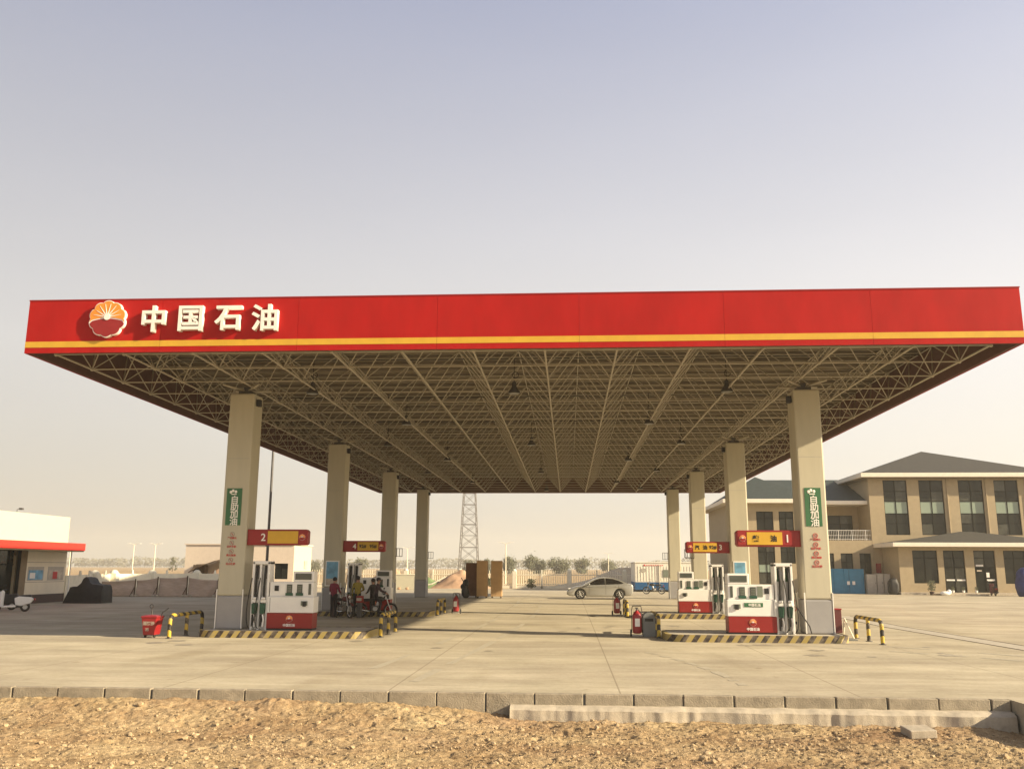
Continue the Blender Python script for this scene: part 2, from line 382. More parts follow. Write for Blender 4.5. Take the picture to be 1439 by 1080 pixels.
dt.v = vs; dt.m = ['dirt']; dt.f = [(j*(nx+1)+i, j*(nx+1)+i+1, (j+1)*(nx+1)+i+1, (j+1)*(nx+1)+i) for j in range(ny) for i in range(nx)]; dt.k = [0]*len(dt.f)
o = struct('dirt_ground', dt.build('dirt_ground')); o.data.shade_smooth()
# clods and stones
cl = MB(); ICO = [(0,0,-1),(.72,-.53,-.45),(-.28,-.85,-.45),(-.89,0,-.45),(-.28,.85,-.45),(.72,.53,-.45),(.28,-.85,.45),(-.72,-.53,.45),(-.72,.53,.45),(.28,.85,.45),(.89,0,.45),(0,0,1)]
IF = [(0,1,2),(1,0,5),(0,2,3),(0,3,4),(0,4,5),(1,5,10),(2,1,6),(3,2,7),(4,3,8),(5,4,9),(1,10,6),(2,6,7),(3,7,8),(4,8,9),(5,9,10),(6,10,11),(7,6,11),(8,7,11),(9,8,11),(10,9,11)]
for _ in range(26000):
    y = 7.6+8.2*random.random()**1.15; x = random.uniform(-.62*y-.5, .48*y+.6)
    if x > 7.2: continue
    dens = .5+.9*noise.noise((x*.55, y*.8, 7))+(.25 if x > -1 else 0)
    if random.random() > dens: continue
    if y > 15.4 and random.random() < .8: continue
    r = .006+.011*random.random()+(.034*random.random() if random.random() < .07 else 0)
    z = dz(x, y); q = random.uniform(0, 6.3); sx, sy, szz = random.uniform(.7,1.4), random.uniform(.7,1.3), random.uniform(.45,.95)
    vv = []
    for a in ICO:
        u = random.uniform(.75, 1.2); px, py = a[0]*sx*u, a[1]*sy*u
        vv.append((x+r*(px*math.cos(q)-py*math.sin(q)), y+r*(px*math.sin(q)+py*math.cos(q)), z+r*.35+r*a[2]*szz*u))
    cl.add(vv, IF, 'clod')
tag(cl.build('clods'), 'small dry clods and pebbles scattered over the bare sandy dirt', 'gravel', kind='stuff')
b = MB(); b.box(-.20, .20, -.20, .20, 0, .12, 'concrete_block')
o = b.build('concrete_block', bevel=.012); o.location = (5.36, 15.05, dz(5.36, 15.05)-.01); o.rotation_euler = (R(3), R(-2), R(3)); tag(o, 'loose pale concrete block lying on the dirt in front of the kerb', 'concrete block')

tw = MB(); rr = random.Random(12)
for _ in range(46):
    x, y = rr.uniform(-3, 5.5), rr.uniform(14.2, 15.7); a = rr.gauss(0, .5); L = rr.uniform(.10, .38); p0 = (x, y, dz(x, y)+.012); p1 = (x+L*math.cos(a), y+L*math.sin(a)*.5, dz(x+L*math.cos(a), y+L*math.sin(a)*.5)+.02)
    tw.cyl(p0, p1, .006, 'wood_brown', 5, .003)
tag(tw.build('dry_twigs'), 'thin dry twigs and straw lying on the dirt near the kerb', 'twigs', kind='stuff')
# ---------------------------------------------------------------- CANOPY
CX0, CX1, CY0, CY1, CZ0, CZ1 = -14.84, 11.71, 23.2, 70.76, 7.78, 9.29
can = thing('station_canopy', ((CX0+CX1)/2, (CY0+CY1)/2, CZ0), 'large filling station canopy with red fascia and yellow stripe over a steel space frame', 'canopy')
def fascia(side):
    m = MB()
    if side in 'fb':
        L0, L1 = CX0, CX1; y = CY0 if side == 'f' else CY1-.04
        n = 7; p = (L1-L0)/n
        for i in range(n):
            m.box(L0+i*p+.003, L0+(i+1)*p-.003, y, y+.04, CZ0, CZ1-.03, 'red_panel')
            q = (y-.006, y+.03) if side == 'f' else (y+.01, y+.046)
            m.box(L0+i*p+.003, L0+(i+1)*p-.003, q[0], q[1], CZ0+.155, CZ0+.32, 'yellow_paint')
        yb = (y+.04, y+.12) if side == 'f' else (y-.08, y)
        m.box(L0+.05, L1-.05, yb[0], yb[1], CZ0+.01, CZ1-.04, 'fascia_back')
        m.box(L0-.01, L1+.01, y-.012, y+.06, CZ1-.03, CZ1, 'dark_red')
    else:
        x = CX0 if side == 'l' else CX1-.04; L0, L1 = CY0+.05, CY1-.05; n = 12; p = (L1-L0)/n
        for i in range(n):
            m.box(x, x+.04, L0+i*p+.006, L0+(i+1)*p-.006, CZ0, CZ1-.03, 'red_panel')
            q = (x-.006, x+.03) if side == 'l' else (x+.01, x+.046)
            m.box(q[0], q[1], L0+i*p+.006, L0+(i+1)*p-.006, CZ0+.155, CZ0+.32, 'yellow_paint')
        xb = (x+.04, x+.12) if side == 'l' else (x-.08, x)
        m.box(xb[0], xb[1], L0+.08, L1-.08, CZ0+.01, CZ1-.04, 'fascia_back')
        m.box(x-.01, x+.05, L0, L1, CZ1-.03, CZ1, 'dark_red')
    return m.build('fascia', can)
for s_ in 'fblr': fascia(s_)
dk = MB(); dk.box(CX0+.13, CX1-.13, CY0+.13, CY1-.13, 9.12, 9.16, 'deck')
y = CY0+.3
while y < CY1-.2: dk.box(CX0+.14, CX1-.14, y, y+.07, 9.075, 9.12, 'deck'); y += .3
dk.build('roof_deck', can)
XC, PX = (CX0+CX1)/2, 1.94
bx = [XC+PX*(i-6.5) for i in range(14)]; by = [23.62+1.935*j for j in range(25)]
tx = [max(CX0+.22, min(CX1-.22, XC+PX*(i-7))) for i in range(15)]; ty = [max(CY0+.22, min(CY1-.22, 23.62+1.935*(j-.5))) for j in range(26)]
ZB, ZT = 7.84, 8.98
pu = MB()
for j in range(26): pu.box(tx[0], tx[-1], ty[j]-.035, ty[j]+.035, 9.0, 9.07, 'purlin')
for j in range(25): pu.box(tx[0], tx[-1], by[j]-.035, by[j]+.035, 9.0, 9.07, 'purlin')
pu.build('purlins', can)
lc = MB(); uc = MB(); wb = MB(); nd = MB(); S_ = 'steel_cream'
for x in bx: lc.cyl((x, by[0], ZB), (x, by[-1], ZB), .029, S_, 6)
for y in by: lc.cyl((bx[0], y, ZB), (bx[-1], y, ZB), .021, S_, 6)
for x in tx: uc.cyl((x, ty[0], ZT), (x, ty[-1], ZT), .020, S_, 5)
for y in ty: uc.cyl((tx[0], y, ZT), (tx[-1], y, ZT), .020, S_, 5)
for i, x in enumerate(bx):
    for j, y in enumerate(by):
        nd.ball((x, y, ZB), .06, S_, 7, 5)
        for a in (0, 1):
            for c in (0, 1): wb.cyl((x, y, ZB), (tx[i+a], ty[j+c], ZT), .0185, S_, 5, caps=False)
lc.build('bottom_chords', can, smooth=True); uc.build('top_chords', can, smooth=True); wb.build('web_bars', can, smooth=True); nd.build('ball_joints', can, smooth=True)['kind'] = 'stuff'

def emblem(c, r, y, parent, thick, name='emblem'):
    """sunrise over a red disc inside a ten-petal outline, facing -y"""
    e = MB(); n = 100
    def out(a, k): return k*r*(.90+.10*abs(math.sin(5*(a-math.pi/2)+math.pi/2))**.7)
    ring = [(c[0]+out(2*math.pi*i/n, 1)*math.cos(2*math.pi*i/n), c[1]+out(2*math.pi*i/n, 1)*math.sin(2*math.pi*i/n)) for i in range(n)]
    e.prism_y(ring, y-thick, y, 'letter_white')
    o = e.build(name, parent)
    def arch(t): return c[1]-.16*r+.20*r*(1-t*t)
    up = MB(); pts = []
    for i in range(n+1):
        a = -R(9)+R(198)*i/n; q = out(a, .955); pts.append((c[0]+q*math.cos(a), c[1]+q*math.sin(a)))
    for i in range(1, 20):
        t = -.9+1.8*i/20; pts.append((c[0]+t*r, arch(t)+.045*r))
    up.prism_y(pts, y-thick-.012, y-thick, 'orange'); up.build('sun_petals', o)
    lo = MB(); pts = []
    for i in range(n+1):
        a = R(196)+R(148)*i/n; q = out(a, .955); pts.append((c[0]+q*math.cos(a), c[1]+q*math.sin(a)))
    for i in range(1, 20):
        t = .88-1.76*i/20; pts.append((c[0]+t*r, arch(t)-.03*r))
    lo.prism_y(pts, y-thick-.010, y-thick, 'dark_red'); lo.build('red_disc', o)
    ry = MB(); cc = (c[0], arch(0)+.05*r)
    for a in (10, 31, 54, 78, 102, 126, 149, 170):
        d = Vector((math.cos(R(a)), math.sin(R(a)))); p = Vector((-d.y, d.x)); q0 = Vector(cc)+d*.15*r; q1 = Vector(cc)+d*(out(R(a), .80)-.05*r)
        ry.prism_y([tuple(q0-p*.028*r), tuple(q1-p*.006*r), tuple(q1+p*.006*r), tuple(q0+p*.028*r)], y-thick-.02, y-thick-.011, 'letter_white')
    ry.cyl((cc[0], y-thick-.03, cc[1]), (cc[0], y-thick-.0125, cc[1]), .165*r, 'letter_white', 14); ry.build('sun_rays', o)
    return o
emblem((-12.53, 8.70), .525, CY0, can, .10)
for ch, xc in zip('中国石油', (-11.22, -10.19, -9.15, -8.14)):
    text('letter', ch, .77, 'letter_white', can, (xc, CY0-.07, 8.68), .07, .016)

for y in (29.0, 35.75, 42.1, 48.3, 54.8, 61.4, 66.8):
    m = MB(); m.tube([(CX0+.4,y,8.86),(XC-3,y,8.84),(XC+4,y,8.86),(CX1-.4,y,8.85)], .018, 'black', 5); m.build('cable_conduit', can)
lamp = thing('canopy_lamp', (0,0,0), '', 'ceiling lamp', 'bell lamps hanging under the canopy')
m = MB(); m.lathe([(.20,0),(.19,.05),(.11,.17),(.075,.24),(.07,.36),(.02,.40)], (0,0,0), 'dark_steel', 18); m.build('shade', lamp, smooth=True)
m = MB(); m.lathe([(.17,-.012),(.17,.004)], (0,0,0), 'lamp_lens', 18); m.build('lens', lamp)
m = MB(); m.cyl((0,0,.4), (0,0,1.25), .012, 'black', 5); m.torus((.04,0,.62), .10, .01, 'black'); m.build('cable', lamp)
LP = [(-1.75,29.2),(-1.7,42.1),(-1.64,54.8),(-1.6,67.8),(-8.45,29.0),(-8.5,42.1),(-8.55,54.9),(-8.5,66.5),(-6.49,35.7),(-6.48,48.2),(-6.5,61.5),(5.18,29.2),(5.22,41.7),(5.25,53.8),(5.25,66.2),(3.24,35.8),(3.23,48.4),(3.28,61.3)]
rown = {0:'central', 4:'second left', 8:'inner left', 11:'outer right', 15:'inner right'}; dn = ['nearest', 'second', 'third', 'farthest']
key = 0
for i, (x, y) in enumerate(LP):
    if i in rown: key = i
    nrow = len([1 for j in range(key, len(LP)) if j < ({0:4,4:8,8:11,11:15,15:18}[key])]); pos = i-key
    word = 'farthest' if pos == nrow-1 else dn[pos]
    rn = {0:'middle', 4:'outer left', 8:'inner left', 11:'outer right', 15:'inner right'}[key]
    lab = f'{word} dark bell lamp of the {rn} row under the canopy frame'
    if i == 0: lamp.location = (x, y, 7.72); lamp['label'] = lab
    else: clone(lamp, (x, y, 7.72), 0, lab)

# ---------------------------------------------------------------- COLUMNS
W = .82; CYS = [28.157+12.272*i for i in range(4)]; ZC = 7.6
def column(x0, y0, label, zb, lower, banner, side):
    t = thing('canopy_column', (x0+W/2, y0+W/2, zb), label, 'column', 'canopy columns')
    m = MB(); m.box(x0, x0+W, y0, y0+W, lower, 7.58, 'cream_panel'); m.build('shaft', t, bevel=.05)
    m = MB(); m.box(x0-.004, x0+W+.004, y0-.004, y0+W+.004, zb, lower, 'grey_panel'); m.build('base_cladding', t, bevel=.05)
    m = MB(); m.box(x0+.05, x0+W-.05, y0-.0015, y0+.01, 5.462, 5.472, 'grey_panel'); m.build('panel_joint', t)
    m = MB()
    for dx in (0, W): 
        for dy in (0, W):
            sx = 1 if dx else -1; sy = 1 if dy else -1; cx, cy = x0+dx, y0+dy
            m.box(cx-.012*(1 if dx else -0) - (0 if dx else .014), cx+(.014 if dx else .012), cy-(.05 if dy else .014), cy+(.014 if dy else .05), zb+.02, 7.5 if False else lower+.2, 'white')
    m.build('corner_guard', t)
    m = MB(); m.box(x0+.2, x0+W-.2, y0+.2, y0+W-.2, 7.6, 7.70, 'dark_steel'); m.cyl((x0+W/2, y0+W/2, 7.7), (x0+W/2, y0+W/2, 7.85), .12, 'dark_steel', 12)
    for dx in (-.6, .6):
        for dy in (-.6, .6): m.cyl((x0+W/2, y0+W/2, 7.72), (x0+W/2+dx, y0+W/2+dy, 7.84), .035, 'steel_cream', 6)
    m.build('bearing', t)
    m = MB(); xx = x0-.16 if side < 0 else x0+W+.02
    m.box(xx, xx+.13, y0+.1, y0+.3, 7.18, 7.40, 'black'); m.build('junction_box', t, bevel=.01)
    if banner:
        xc = x0+W/2+(.0 if side < 0 else -.05); z0 = 3.36
        b = MB(); b.box(xc-.245, xc+.245, y0-.012, y0-.002, z0, z0+1.16, 'green_sign'); bo = b.build('banner', t)
        for q_, ch in enumerate('自助加油'): text('banner_character', ch, .27, 'letter_white', bo, (xc+.02, y0-.016, z0+.80-.225*q_), .003, .004)
        h = MB()
        for a, c in ((-.12,1.04),(-.05,1.08),(.04,1.05)): h.ball((xc+a, y0-.014, z0+c), .045, 'letter_white', 8, 5, (1,.2,1.1))
        h.box(xc-.10, xc+.07, y0-.02, y0-.013, z0+.955, z0+.985, 'letter_white'); h.build('heart_mark', bo)
        for i, s in enumerate(('严禁烟火', '禁打手机', '熄火加油', '禁止吸烟')):
            zc = 3.08-.265*i; st = MB(); st.torus((xc+.01, y0-.004, zc), .066, .008, 'red_ink' if side < 0 else 'grey_ink', 'y', 20, 5)
            d = .046; st.cyl((xc+.01-d, y0-.004, zc+d), (xc+.01+d, y0-.004, zc-d), .006, 'red_ink', 5); st.box(xc-.012, xc+.02, y0-.006, y0-.002, zc-.03, zc+.03, 'grey_ink')
            so_ = st.build('prohibition_sticker', t)
            text('caption', s, .075, 'red_ink', so_, (xc+.01, y0-.006, zc-.115), .002, .002)
    return t
names = ['nearest', 'second', 'third', 'farthest']
for i, y in enumerate(CYS):
    isl = i < 2
    column(-10.912, y, f'{names[i]} square cream column of the left row'+(' with green vertical banner' if i == 0 else ''), .2 if isl else 0, 1.2, i == 0, 1)
    column(7.847-W, y, f'{names[i]} square cream column of the right row'+(' with green vertical banner' if i == 0 else ''), .2 if isl else 0, 1.2, i == 0, -1)
# wire frames on the far columns
fr = None
for (x, y, sgn, lab) in ((-10.09, 53.1, 1, 'small wire frame bracket on the third left column'), (-10.09, 65.4, 1, 'small wire frame bracket on the farthest left column'), (7.03, 65.4, -1, 'small grey wire frame on the farthest right column'), (7.03, 53.1, -1, 'small wire frame bracket on the third right column')):
    t = thing('wire_bracket', (x, y, 2.7), lab, 'bracket', 'wire brackets on columns')
    m = MB()
    for a in (.08, .24, .40):
        m.cyl((x+sgn*a, y, 2.7), (x+sgn*a, y, 3.15), .018, 'dark_steel', 6)
    for z in (2.7, 3.15): m.cyl((x, y, z), (x+sgn*.42, y, z), .018, 'dark_steel', 6)
    m.build('frame', t)

# ---------------------------------------------------------------- ISLANDS
def island(xa, xb, yc, label):
    hw = 1.17; r = .55; pts = []
    for cx, cy, a0 in ((xb-r, yc+hw-r, 0), (xa+r, yc+hw-r, 90), (xa+r, yc-hw+r, 180), (xb-r, yc-hw+r, 270)):
        for i in range(9): a = R(a0+90*i/8); pts.append((cx+r*math.cos(a), cy+r*math.sin(a)))
    t = thing('pump_island', ((xa+xb)/2, yc, 0), label, 'pump island', 'pump islands'); n = len(pts)
    m = MB(); vs = [(x, y, 0) for x, y in pts]+[(x, y, .2) for x, y in pts]
    cx, cy = (xa+xb)/2, yc; ins = [(cx+(x-cx)*.955, cy+(y-cy)*.9) for x, y in pts]; vs += [(x, y, .2) for x, y in ins]
    m.add(vs, [(i, (i+1) % n, n+(i+1) % n, n+i) for i in range(n)]+[(n+i, n+(i+1) % n, 2*n+(i+1) % n, 2*n+i) for i in range(n)], 'hazard'); m.build('striped_edge', t)
    m = MB(); vs = [(x, y, .196) for x, y in ins]; m.add(vs, [tuple(range(n))], 'island_top'); m.build('top_slab', t)
island(-11.25, -6.02, CYS[0]+.41, 'low black and yellow striped island under the nearest left column')
island(2.85, 8.15, CYS[0]+.41, 'low black and yellow striped island under the nearest right column')
island(-11.25, -6.02, CYS[1]+.41, 'low black and yellow striped island behind, under the second left column')
island(2.85, 8.15, CYS[1]+.41, 'low black and yellow striped island behind, under the second right column')

# ---------------------------------------------------------------- HOOP BARRIERS
hp = thing('hoop_barrier', (0,0,0), '', 'barrier', 'striped hoop barriers at island ends')
m = MB(); H_ = .66; pts = [(0,-1.2,0),(0,-1.2,H_-.15),(0,-1.15,H_-.05),(0,-1.03,H_)]+[(0,1.03,H_),(0,1.15,H_-.05),(0,1.2,H_-.15),(0,1.2,0)]
m.tube(pts, .057, 'hoop', 12); m.build('hoop', hp, smooth=True)
m = MB(); m.cyl((0,0,0), (0,0,H_-.04), .055, 'hoop', 12); m.build('centre_post', hp, smooth=True)
for yy in (-1.2,0,1.2):
    m = MB(); m.lathe([(.10,0),(.10,.015),(.06,.02)], (0,yy,0), 'dark_steel', 12); m.build('foot_plate', hp)
HL = [(-11.78,28.1,0,'striped hoop barrier beside the red sand cart'), (-5.72,29.3,0,'striped hoop barrier at the inner end of the nearest left island'), (2.74,30.0,0,'striped hoop barrier behind the nearest right extinguisher and grey bin'), (8.86,28.3,0,'striped hoop barrier at the outer end of the nearest right island'), (-5.8,42.0,0,'striped hoop barrier at the inner end of the far left island'), (2.52,41.6,0,'striped hoop barrier at the inner end of the far right island')]
for i, (x, y, a, lab) in enumerate(HL):
    if i == 0: hp.location = (x, y, 0); hp['label'] = lab
    else: clone(hp, (x, y, 0), a, lab)
m = MB(); t = thing('folding_rail', (8.35, 28.9, 0), 'weathered white rail leaning beside the right hoop barrier', 'rail')
m.tube([(8.30,28.95,0),(8.36,28.9,.62),(8.52,28.6,.05)], .022, 'fence_cream', 8); m.build('rail', t)
m = MB(); m.box(8.2,8.6,28.5,29.05,0,.03,'grey_box'); m.build('foot', t)

# ---------------------------------------------------------------- DISPENSERS
def dispenser(x0, mir, y0, label, extra):
    """x0: outer side of the hose tower; mir=1 tower on the left, -1 on the right"""
    Z = .196; t = thing('fuel_dispenser', (x0+mir*1.0, y0+.28, Z), label, 'fuel pump', 'fuel dispensers')
    def bx_(m, a, b, ya, yb, z0, z1, mt):
        xa, xb = x0+mir*a, x0+mir*b; m.box(min(xa, xb), max(xa, xb), y0+ya, y0+yb, z0, z1, mt)
    m = MB(); bx_(m, .53, 1.95, .01, .55, Z, Z+.05, 'black'); bx_(m, .53, 1.95, -.012, .55, Z+.05, .70, 'dispenser_red'); m.build('kick_panel', t, bevel=.012)
    m = MB(); bx_(m, .53, 1.97, .0, .56, .706, 1.19, 'white_plastic'); m.build('cabinet', t, bevel=.018)
    m = MB()
    bx_(m, 1.58, 1.78, -.02, .0, .93, 1.06, 'lcd'); bx_(m, 1.64, 1.74, -.05, -.02, .90, 1.05, 'black')
    bx_(m, .60, .62, -.004, .0, .74, 1.16, 'grey_panel'); m.build('receipt_slot', t)
    m = MB(); bx_(m, .57, 1.93, .05, .50, 1.19, 1.63, 'white_plastic'); m.build('console', t, bevel=.015)
    for a in (1.10, 1.42):
        m = MB(); bx_(m, a, a+.17, .03, .055, 1.25, 1.56, 'screen'); bx_(m, a-.03, a+.20, .02, .055, 1.22, 1.30, 'dark_green'); m.build('keypad', t, bevel=.008)
        q = MB()
        for r_ in range(4):
            for c_ in range(3): bx_(q, a+.03+c_*.04, a+.055+c_*.04, .022, .03, 1.33+r_*.05, 1.36+r_*.05, 'lcd')
        q.build('keys', m and [o for o in COL.objects if o.name.startswith('keypad')][-1])
    m = MB(); bx_(m, .72, .85, .035, .05, 1.36, 1.52, 'black'); bx_(m, 1.78, 1.86, .035, .05, 1.25, 1.58, 'screen'); bx_(m, .90, 1.06, .038, .05, 1.27, 1.58, 'lcd' if extra else 'white'); m.build('card_reader', t)
    m = MB(); bx_(m, 1.28, 1.93, .06, .48, 1.635, 1.95, 'white_plastic'); hd = m.build('display_head', t, bevel=.02)
    m = MB(); bx_(m, 1.35, 1.86, .045, .062, 1.70, 1.89, 'screen'); m.build('screen', hd)
    m = MB(); bx_(m, 0, .07, .03, .5, Z, 2.24, 'white_plastic'); bx_(m, .47, .54, .03, .5, Z, 2.24, 'white_plastic'); bx_(m, 0, .54, .03, .5, 2.16, 2.26, 'white_plastic'); bx_(m, .07, .47, .2, .5, Z, 2.2, 'white_plastic'); bx_(m, .22, .28, .04, .2, Z, 2.16, 'white_plastic'); m.build('hose_tower', t, bevel=.012)
    m = MB()
    for a in (.09, .36): bx_(m, a-.01, a+.11, .17, .199, 1.72, 2.10, 'green_sign' if extra else 'grey_panel')
    m.build('grade_label', t)
    for a in (.135, .395):
        xx = x0+mir*a
        m = MB(); pts = [(xx, y0+.10, 2.12), (xx+.01, y0+.02, 1.7), (xx, y0+.03, 1.25), (xx+.012, y0+.05, 1.12)]
        m.tube(pts, .036, 'rubber', 8); m.build('hose', t, smooth=True)
        m = MB(); m.box(xx-.085, xx+.085, y0-.02, y0+.19, 1.0, 1.10, 'white_plastic'); m.box(xx-.06, xx+.06, y0-.05, y0+.1, 1.10, 1.17, 'white_plastic'); m.build('nozzle_boot', t, bevel=.02)
        m = MB(); m.prism_y([(xx-.07,.68),(xx+.05,.68),(xx+.085,.98),(xx-.085,.98)], y0-.06, y0+.07, 'dark_green'); m.cyl((xx, y0, .70), (xx+mir*.02, y0-.01, .42), .028, 'rubber', 8)
        m.prism_y([(xx-.075,.30),(xx-.03,.30),(xx-.005,.66),(xx-.07,.66)], y0-.04, y0+.03, 'black'); nz_ = m.build('nozzle', t, bevel=.01)
        m = MB(); m.tube([(xx+.02, y0-.05, .66), (xx+.055, y0-.06, .5), (xx+.03, y0-.05, .30)], .024, 'white_plastic', 7); m.build('nozzle_spout', nz_)
        m = MB(); pts = []
        for i in range(13):
            u = i/12; pts.append((xx-mir*(.10+.10*math.sin(u*math.pi)), y0-.06-.06*math.sin(u*math.pi), 1.75-1.5*math.sin(u*math.pi/2)))
        m.tube(pts, .016, 'rubber', 6); m.build('hose_loop', t, smooth=True)
    xe = x0+mir*1.24
    emblem((xe, .53), .105, y0-.012, t, .006)
    text('dispenser_text', '中国石油', .095, 'letter_white', t, (xe, y0-.016, .345), .003, .002)
    return t
dispenser(-9.77, 1, 27.98, 'white and red fuel pump on the nearest left island', False)
d1 = dispenser(6.67, -1, 27.98, 'white and red fuel pump on the nearest right island with green strip label', True)
m = MB(); m.box(5.20-.0, 5.75, 27.968, 27.98, .98, 1.10, 'green_sign'); st = m.build('green_strip', d1)
text('strip_text', '中国石油', .09, 'letter_white', st, (5.50, 27.964, 1.04), .002, .002)
dispenser(-9.77, 1, 40.25, 'white and red fuel pump on the far left island behind the customers', False)
dispenser(6.67, -1, 40.25, 'white and red fuel pump on the far right island', True)

# ---------------------------------------------------------------- ARM SIGNS
def arm_sign(x0, dirn, y0, num, panel_texts, label, blank=False):
    """x0: column face; dirn +1 runs to the right"""
    L = 1.93 if y0 < 35 else 1.90; z0, z1 = 2.75, 3.24; t = thing('pump_sign', (x0+dirn*L/2, y0+.15, z0), label, 'sign', 'red arm signs on the columns')
    xa, xb = (x0, x0+L) if dirn > 0 else (x0-L, x0)
    m = MB(); c = .06
    if dirn > 0: poly = [(xa,z0),(xb-c,z0),(xb,z0+c),(xb,z1-c),(xb-c,z1),(xa,z1)]
    else: poly = [(xb,z0),(xb,z1),(xa+c,z1),(xa,z1-c),(xa,z0+c),(xa+c,z0)]
    m.prism_y(poly, y0, y0+.3, 'dark_red'); m.build('box', t, bevel=.015)
    m = MB(); m.box(xa+.05, xb-.05, y0-.012, y0+.002, z0+.05, z1-.05, 'dark_red'); m.build('face', t)
    ya, yb = (xa+.66, xb-.30) if dirn > 0 else (xa+.32, xb-.55)
    m = MB(); m.box(ya, yb, y0-.02, y0-.008, z0+.055, z1-.055, 'yellow_paint'); yp = m.build('yellow_panel', t)
    nx_ = ya-.14 if dirn > 0 else yb+.15
    text('number', num, .32, 'letter_white', t, (nx_, y0-.022, (z0+z1)/2), .003, .004)
    emblem((xb-.17 if dirn > 0 else xa+.19, (z0+z1)/2), .10, y0-.012, t, .005)
    for k_, s in enumerate(panel_texts):
        text('panel_text', s, .20, 'black', yp, (ya+(yb-ya)*(k_+.5+.0)/len(panel_texts), y0-.024, (z0+z1)/2), .003, .006)
arm_sign(-10.09, 1, 28.25, '2', [], 'red arm sign numbered 2 with a blank yellow panel')
arm_sign(7.03, -1, 28.25, '1', ['柴', '油'], 'red arm sign numbered 1 with two characters on yellow')
arm_sign(-10.09, 1, 40.6, '4', ['92#', '95#'], 'red arm sign numbered 4 above the customers')
arm_sign(7.03, -1, 40.6, '3', ['汽', '油', '92#'], 'red arm sign numbered 3 over the far right pump')
m = MB()
for x in (5.15, 5.33, 5.5): m.cyl((x,40.8,2.52), (x,40.8,2.76), .014, 'dark_steel', 5)
m.cyl((5.15,40.8,2.52), (5.5,40.8,2.52), .014, 'dark_steel', 5)
tag(m.build('lamp_cage', org=(5.3,40.8,2.5)), 'small wire cage hanging under the far right arm sign', 'bracket')

# posters on second columns
for x0, x1, z0, z1, lab in ((-10.80,-10.18,1.25,2.36,'tall framed blue poster on the second left column'), (7.12,7.68,1.55,2.40,'framed blue and orange poster on the second right column')):
    t = thing('poster', ((x0+x1)/2, 40.42, z0), lab, 'poster'); y = 40.43
    m = MB(); m.box(x0, x1, y-.03, y-.004, z0, z1, 'white'); m.build('frame', t, bevel=.006)
    m = MB(); m.box(x0+.05, x1-.05, y-.036, y-.03, z0+.05, z1-.05, 'poster_blue'); pr = m.build('print', t)
    m = MB(); m.box(x0+.05, x1-.05, y-.040, y-.036, z0+.05, z0+.05+(z1-z0)*.25, 'poster_pale'); m.build('print_footer', pr)

# ---------------------------------------------------------------- SAFETY GEAR
ex = thing('wheeled_extinguisher', (0,0,0), '', 'fire extinguisher', 'wheeled red fire extinguishers')
m = MB(); m.lathe([(.10,.10),(.135,.13),(.145,.2),(.145,.64),(.12,.71),(.06,.76),(.045,.80)], (0,0,0), 'red', 20); m.build('tank', ex, smooth=True)
m = MB(); m.box(-.075,.075,-.152,-.140,.32,.56,'white'); m.build('label_plate', ex)
m = MB()
for s_ in (-1,1): m.cyl((s_*.16,.12,.12), (s_*.16,.08,.80), .013, 'dark_steel', 6); m.cyl((s_*.16,.08,.80), (s_*.13,.05,.93), .013, 'dark_steel', 6)
m.cyl((-.13,.05,.93), (.13,.05,.93), .014, 'dark_steel', 6); m.box(-.16,.16,-.10,.12,.03,.06,'fence_grey'); m.build('trolley_frame', ex)
for s_ in (-1,1):
    m = MB(); m.lathe([(.10,-.02),(.11,-.012),(.11,.012),(.10,.02)], (0,0,0), 'rubber', 16)
    o = m.build('wheel', ex); o.data.transform(Matrix.Translation((s_*.19,.10,.11)) @ Matrix.Rotation(R(90),4,'Y'))
m = MB(); m.cyl((0,0,.80), (0,0,.86), .03, 'dark_steel', 8); m.box(-.06,.04,-.02,.02,.86,.89,'dark_steel'); m.tube([(.03,0,.83),(.12,-.05,.72),(.15,-.06,.5),(.14,-.04,.3)], .012, 'black', 6); m.build('valve', ex)
for i, (x, y, a, lab) in enumerate(((2.12,29.3,0,'red wheeled extinguisher beside the grey bin by the nearest right island'), (2.15,41.9,8,'red wheeled extinguisher standing in front of the silver car'), (-5.2,42.6,-6,'red wheeled extinguisher near the far left island, before the boxes'))):
    if i == 0: ex.location = (x, y, 0); ex['label'] = lab
    else: clone(ex, (x, y, 0), R(a), lab)
t = thing('sand_cart', (-12.5, 27.3, 0), 'red tub cart with white writing and a tall handle', 'cart')
m = MB(); bx0, by0 = -12.5, 27.3
vs = []
for z, hx, hy in ((.08,.175,.19),(.56,.225,.25),(.59,.25,.27),(.615,.25,.27),(.65,.16,.17),(.66,.05,.05)):
    for sx, sy in ((-1,-1),(1,-1),(1,1),(-1,1)): vs.append((bx0+sx*hx, by0+sy*hy, z))
m.add(vs, [(j*4+i, j*4+(i+1) % 4, j*4+4+(i+1) % 4, j*4+4+i) for j in range(5) for i in range(4)]+[(0,1,2,3),(23,22,21,20)], 'red'); m.build('tub', t, bevel=.02)
text('cart_text', '消防沙', .12, 'poster_pale', t, (bx0-.0, by0-.252, .42), .002, .004)
text('cart_text', '35', .11, 'poster_pale', t, (bx0-.04, by0-.232, .24), .002, .004)
for s_ in (-1,1):
    m = MB(); m.lathe([(.055,-.02),(.06,.02)], (0,0,0), 'rubber', 12); o = m.build('wheel', t, org=(0,0,0)); o.data.transform(Matrix.Translation((s_*.14,-.1,.06)) @ Matrix.Rotation(R(90),4,'Y'))
m = MB(); m.tube([(bx0-.02,by0,.62),(bx0-.04,by0-.01,.80),(bx0-.06,by0,.86)], .02, 'dark_steel', 7); m.torus((bx0-.06,by0,.90), .055, .012, 'dark_steel', 'y', 14, 5)
